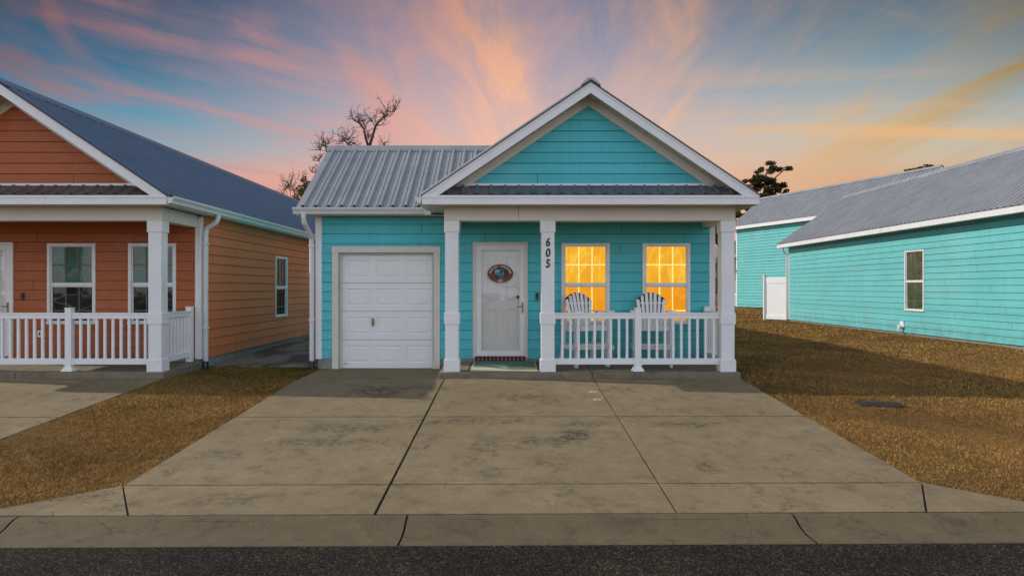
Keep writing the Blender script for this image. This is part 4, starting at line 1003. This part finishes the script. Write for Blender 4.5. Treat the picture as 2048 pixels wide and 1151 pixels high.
# grass blades (dormant, short)
def on_lawn(x, y):
    ed = .022*np.sin(y*23+np.sin(y*7.1)*3)+.016*np.sin(y*61)
    left = (x > -5.68+ed) & (x < -3.475+ed) & (y < 13.14); right = (x > 3.715+ed) & (x < 11.78) & ~((np.abs(x-5.05) < .31) & (np.abs(y-9.6) < .2))
    fl = ((x < -3.48) & (y-5.62 < .78-(-3.48-x)*1.0+0)) | ((x > 3.72) & (y-5.66 < .78-(x-3.72)*1.0))
    porch = (x > 3.5) & (x < 3.80) & (y > 11.3)
    back = y > 5.72
    return (left | right | (y > 30.5)) & ~fl & ~porch & back
def lawn_patch(x0, x1, y0, y1, dens, w, h):
    n = int((x1-x0)*(y1-y0)*dens); x = rng.uniform(x0, x1, n); y = rng.uniform(y0, y1, n); k = on_lawn(x, y); return x[k], y[k], np.full(k.sum(), w), np.full(k.sum(), h)
parts_ = [lawn_patch(-5.75,-3.42,5.65,9,7000,.003,.026), lawn_patch(-5.7,-3.42,9,13.15,4500,.004,.028), lawn_patch(3.68,8.5,5.65,9.5,5000,.0032,.026), lawn_patch(3.68,11.8,9.5,14,2300,.005,.028), lawn_patch(3.75,11.8,14,22,800,.009,.032), lawn_patch(3.8,11.8,22,34,300,.015,.04), lawn_patch(4,17,34,52,50,.035,.05)]
x = np.concatenate([p[0] for p in parts_]); y = np.concatenate([p[1] for p in parts_]); w = np.concatenate([p[2] for p in parts_]); h = np.concatenate([p[3] for p in parts_])
bare = (np.sin(x*5.3+2.5*np.sin(y*3.7))*np.sin(y*4.9+2.5*np.sin(x*4.1)) > .80) & (rng.random(len(x)) < .8)
x, y, w, h = x[~bare], y[~bare], w[~bare], h[~bare]
n = len(x)
gz_ = np.interp(y, [0,5.62,11.42,13,17,80], [-.316,-.316,.02,.016,.096,.096])-.012
wf = np.clip((11.42-y)/5, 0, 1); y = y+SKEW*x*wf
# clumps vary height
clump = .5+.5*np.sin(x*7.3+np.sin(y*5.1)*2)*np.sin(y*6.7+np.sin(x*3.9)*2)
h = h*(.55+.8*rng.random(n))*(.75+.5*clump)
a = rng.uniform(0, 2*np.pi, n); lean = rng.uniform(.3, 1.6, n)
la = rng.uniform(0, 2*np.pi, n)
V = np.zeros((n, 3, 3)); 
V[:,0] = np.stack([x-np.cos(a)*w, y-np.sin(a)*w, gz_], 1); V[:,1] = np.stack([x+np.cos(a)*w, y+np.sin(a)*w, gz_], 1)
V[:,2] = np.stack([x+np.cos(la)*h*lean, y+np.sin(la)*h*lean, gz_+h], 1)
me = bpy.data.meshes.new('dry_grass'); me.vertices.add(n*3); me.vertices.foreach_set('co', V.reshape(-1)); me.loops.add(n*3); me.loops.foreach_set('vertex_index', np.arange(n*3, dtype=np.int32))
me.polygons.add(n); me.polygons.foreach_set('loop_start', np.arange(0, n*3, 3, dtype=np.int32)); me.polygons.foreach_set('loop_total', np.full(n, 3, dtype=np.int32)); me.update(calc_edges=True)
pal = np.array([(.36,.205,.062),(.27,.145,.040),(.43,.26,.095),(.20,.10,.028),(.33,.165,.042)]); gpal = np.array([(.10,.085,.018),(.075,.075,.016),(.14,.10,.022)])
c = pal[rng.integers(0, 5, n)]*rng.uniform(.75,1.2,(n,1))
low = .5+.25*np.sin(x*.9+1.3*np.sin(y*.7))+.25*np.sin(y*1.3+np.sin(x*1.1)*1.5)
gp = np.where(x < 0, np.clip((y-9.7)/2.2, 0, 1)*.75, np.clip(1-(x-3.7)/1.6, 0, 1)*np.clip((y-9.5)/2, 0, 1)*np.clip((19-y)/4,0,1)*.75)+.18*(low > .78)
isg = rng.random(n) < gp
c[isg] = gpal[rng.integers(0, 3, isg.sum())]*rng.uniform(.7,1.3,(isg.sum(),1))
fine = np.sin(x*17+3*np.sin(y*11))*np.sin(y*19+3*np.sin(x*13)); pt2 = .5+.25*np.sin(x*3.1+2*np.sin(y*2.3))+.25*np.sin(y*4.1+2*np.sin(x*2.7)); c *= np.clip(.58+.5*low+.36*pt2+.26*fine, .38, 1.6)[:,None]
ca = me.color_attributes.new('tint', 'FLOAT_COLOR', 'POINT'); ca.data.foreach_set('color', np.repeat(np.concatenate([c, np.ones((n,1))], 1), 3, axis=0).reshape(-1).astype(np.float32))
me.materials.append(M['blade']); go = bpy.data.objects.new('dry_grass', me); COL.objects.link(go); go['kind'] = 'stuff'; go['label'] = 'short dry brown winter grass'

# valve box lid in the lawn and two pale caps in the driveway
vb = MB(); x0, y0 = 5.05, 9.62; z = gd(9.6)
def rq(mb, cx, cy, sx, sy, z0, z1, ang):
    ca_, sa_ = math.cos(ang), math.sin(ang); P = [(cx+i*sx*ca_-j*sy*sa_, cy+i*sx*sa_+j*sy*ca_) for i, j in ((-1,-1),(1,-1),(1,1),(-1,1))]; mb.prism_xy(P, z0, z1)
vt = thing('valve_box', 'dark grey rectangular valve box lid set in the brown right lawn', 'valve box', (x0, y0, z-.05))
rq(vb, x0, y0, .30, .19, z-.06, z-.003, R(-8)); vb.build('box_rim', M['lid'], vt, bevel=.006)
vb = MB(); rq(vb, x0, y0, .265, .155, z-.02, z+.001, R(-8)); rq(vb, x0, y0, .03, .012, z+.0012, z+.004, R(-8)); vb.build('lid', M['lid'], vt, bevel=.004)
def cap(cx, cy, label):
    m = MB(); z = gd(cy)+.006; m.prism_xy([(cx+.065*math.cos(t), cy+.05*math.sin(t)) for t in [2*math.pi*i/24 for i in range(24)]], z-.02, z+.006)
    m.cur = 1; m.prism_xy([(cx+.02*math.cos(t), cy+.014*math.sin(t)) for t in [2*math.pi*i/12 for i in range(12)]], z+.0062, z+.009)
    tag(m.build('cleanout_cap', [M['capw'], M['cmu']], bevel=.003), label, 'drain cap', 'cleanout caps in the driveway')
cap(1.20, 10.36, 'round pale drain cap beside the driveway joint, nearer the porch'); cap(1.20, 9.83, 'round pale drain cap beside the driveway joint, farther from the porch')

# ================================================================== sky
world = bpy.data.worlds.new('World'); scene.world = world; world.use_nodes = True
W = NT(world.node_tree); bg = world.node_tree.nodes['Background']
gen = W.n('ShaderNodeTexCoord').outputs['Generated']; sep = W.n('ShaderNodeSeparateXYZ'); W.L(gen, sep.inputs[0]); dx, dy, dz = sep.outputs
yc = W.math('MAXIMUM', dy, .12); u = W.math('DIVIDE', dx, yc); v = W.math('DIVIDE', W.math('MAXIMUM', dz, 0.0), yc)
vn = W.math('MULTIPLY', v, 1/.45, clamp=True)
left = W.ramp(vn, [(0,S(200,120,105)), (.27,S(228,150,135)), (.36,S(215,160,150)), (.43,S(146,172,182)), (.55,S(100,152,176)), (.72,S(62,112,142)), (1,S(32,66,92))])
mid = W.ramp(vn, [(0,S(240,180,150)), (.35,S(238,190,170)), (.5,S(200,180,185)), (.75,S(150,150,172)), (1,S(112,118,145))])
right = W.ramp(vn, [(0,S(228,160,128)), (.34,S(222,168,135)), (.41,S(208,190,166)), (.5,S(196,192,178)), (.62,S(152,172,180)), (.8,S(110,136,152)), (1,S(82,100,116))])
base = W.mix(W.smooth(u, -.55, -.05), left, mid); base = W.mix(W.smooth(u, .05, .5), base, right)
# cirrus: streaks fanning out from low centre (VP) and, on the left, from lower right
s1 = W.math('DIVIDE', W.math('SUBTRACT', u, .03), W.math('ADD', v, .08)); s2 = W.math('DIVIDE', W.math('SUBTRACT', u, .65), W.math('ADD', v, .0001))
lw_ = W.smooth(u, -.14, -.30)
com = W.n('ShaderNodeCombineXYZ'); W.L(W.math('MULTIPLY', s1, 1.0), com.inputs[0]); W.L(v, com.inputs[1]); com2 = W.n('ShaderNodeCombineXYZ'); W.L(s2, com2.inputs[0]); W.L(W.math('MULTIPLY', v, 1.0), com2.inputs[1])
uv = W.n('ShaderNodeCombineXYZ'); W.L(u, uv.inputs[0]); W.L(v, uv.inputs[1])
warp = W.math('SUBTRACT', W.noise(uv.outputs[0], 5.0, 3, .5), .5)
nA = W.noise(W.mapv(com.outputs[0], (2.0,3.6,1)), 1.0, 8, .6, 1.3); nB = W.noise(W.mapv(com2.outputs[0], (1.3,4.5,1), (3,1,0)), 1.0, 8, .58, 1.3)
s1w = W.math('ADD', s1, W.math('MULTIPLY', warp, .5)); s2w = W.math('ADD', s2, W.math('MULTIPLY', warp, 1.9))
K = lambda x: (x+1.2)/3.4
rA = W.ramp(W.math('MULTIPLY_ADD', s1w, 1/3.4, 1.2/3.4, clamp=True), [(0,g(.5)), (K(-.75),g(.55)), (K(-.48),g(.75)), (K(-.22),g(1)), (K(0.02),g(.62)), (K(.14),g(.28)), (K(.28),g(.45)), (K(.45),g(.9)), (K(.62),g(.3)), (K(1.0),g(.12)), (K(1.25),g(.2)), (K(1.45),g(.62)), (K(1.75),g(.75)), (K(2.0),g(.35)), (1,g(.2))])
Q = lambda x: (x+6)/5
rB = W.ramp(W.math('MULTIPLY_ADD', s2w, 1/5, 6/5, clamp=True), [(0,g(.3)), (Q(-5.4),g(.2)), (Q(-4.75),g(.15)), (Q(-4.5),g(.62)), (Q(-4.2),g(.7)), (Q(-3.85),g(.25)), (Q(-3.65),g(.15)), (Q(-3.3),g(.65)), (Q(-2.95),g(.7)), (Q(-2.6),g(.2)), (Q(-2.2),g(.55)), (1,g(.6))])
dA = W.math('MULTIPLY', rA, W.math('ADD', .35, W.math('MULTIPLY', W.smooth(nA, .36, .68), 1.0))); dB = W.math('MULTIPLY', rB, W.math('ADD', .25, W.math('MULTIPLY', W.smooth(nB, .36, .66), 1.0)))
fib1 = W.noise(W.mapv(com.outputs[0], (5.5,4.0,1)), 1.0, 6, .62, 1.4); fib2 = W.noise(W.mapv(com2.outputs[0], (3.0,6,1)), 1.0, 6, .62, 1.4)
dA = W.math('ADD', dA, W.math('MULTIPLY', W.math('SUBTRACT', fib1, .5), W.math('MULTIPLY_ADD', W.smooth(u, .45, -.05), .45, .62))); dB = W.math('ADD', dB, W.math('MULTIPLY', W.math('SUBTRACT', fib2, .5), .55))
den = W.math('MAXIMUM', W.mix(lw_, dA, dB), 0.0)
thin = W.math('MULTIPLY', W.smooth(nA, .52, .72), .5)
den = W.math('ADD', den, thin, clamp=True)
ccol = W.ramp(W.math('MULTIPLY_ADD', u, 1/1.5, .5, clamp=True), [(0,S(150,112,112)), (.2,S(188,146,152)), (.38,S(220,166,158)), (.48,S(250,190,158)), (.62,S(244,190,160)), (.75,S(226,182,146)), (.88,S(206,174,128)), (1,S(168,144,94))])
topdark = W.mix(W.smooth(v, .22, .44), ccol, W.mix(1.0, ccol, (.62,.62,.68,1), 'MULTIPLY'))
sky = W.mix(den, base, topdark)
# low horizontal bars near the horizon on the right
hb = W.noise(W.mapv(uv.outputs[0], (1.2,26,1)), 1.0, 4, .5, .3)
hm = W.math('MULTIPLY', W.smooth(hb, .5, .68), W.math('MULTIPLY', W.smooth(v, .34, .22), W.smooth(u, .12, .3)))
sky = W.mix(W.math('MULTIPLY', hm, .75), sky, S(236,184,128))
# the sky behind the viewer: unseen bright low band added to light the fronts, dimmer overhead
backc = W.ramp(W.math('MAXIMUM', dz, 0.0), [(0,(1.30,1.36,1.45,1)), (.22,(1.25,1.33,1.48,1)), (.5,(.55,.64,.82,1)), (1,(.20,.27,.40,1))])
BACK = .98
backc = W.mix(1.0, backc, (BACK,BACK,BACK,1), 'MULTIPLY')
fr = W.smooth(dy, .05, .55); fr = W.math('MULTIPLY', fr, W.smooth(dz, .72, .42))
W.L(W.mix(fr, backc, sky), bg.inputs[0]); bg.inputs[1].default_value = 1.0

# ================================================================== sun and camera
sd_ = Vector((.985*math.cos(R(35)), -.175*math.cos(R(35)), -math.sin(R(35))))
sl = bpy.data.lights.new('sun', 'SUN'); sl.energy = 3.1; sl.angle = R(.6); sl.color = (1.0,.93,.82)
so_ = bpy.data.objects.new('sun', sl); COL.objects.link(so_); so_.rotation_euler = sd_.to_track_quat('-Z', 'Y').to_euler(); so_.location = (-20, 5, 20)
cam = bpy.data.cameras.new('camera'); cam.sensor_width = 36; cam.lens = 36*1400/2048; cam.clip_start = .05; cam.clip_end = 2000
co = bpy.data.objects.new('camera', cam); COL.objects.link(co); co.location = (0,0,1.5); co.rotation_euler = (R(90),0,0); scene.camera = co
scene.view_settings.view_transform = 'Standard'; scene.view_settings.look = 'None'; scene.view_settings.exposure = 0; scene.view_settings.gamma = 1
scene.cycles.max_bounces = 6; scene.cycles.transparent_max_bounces = 8
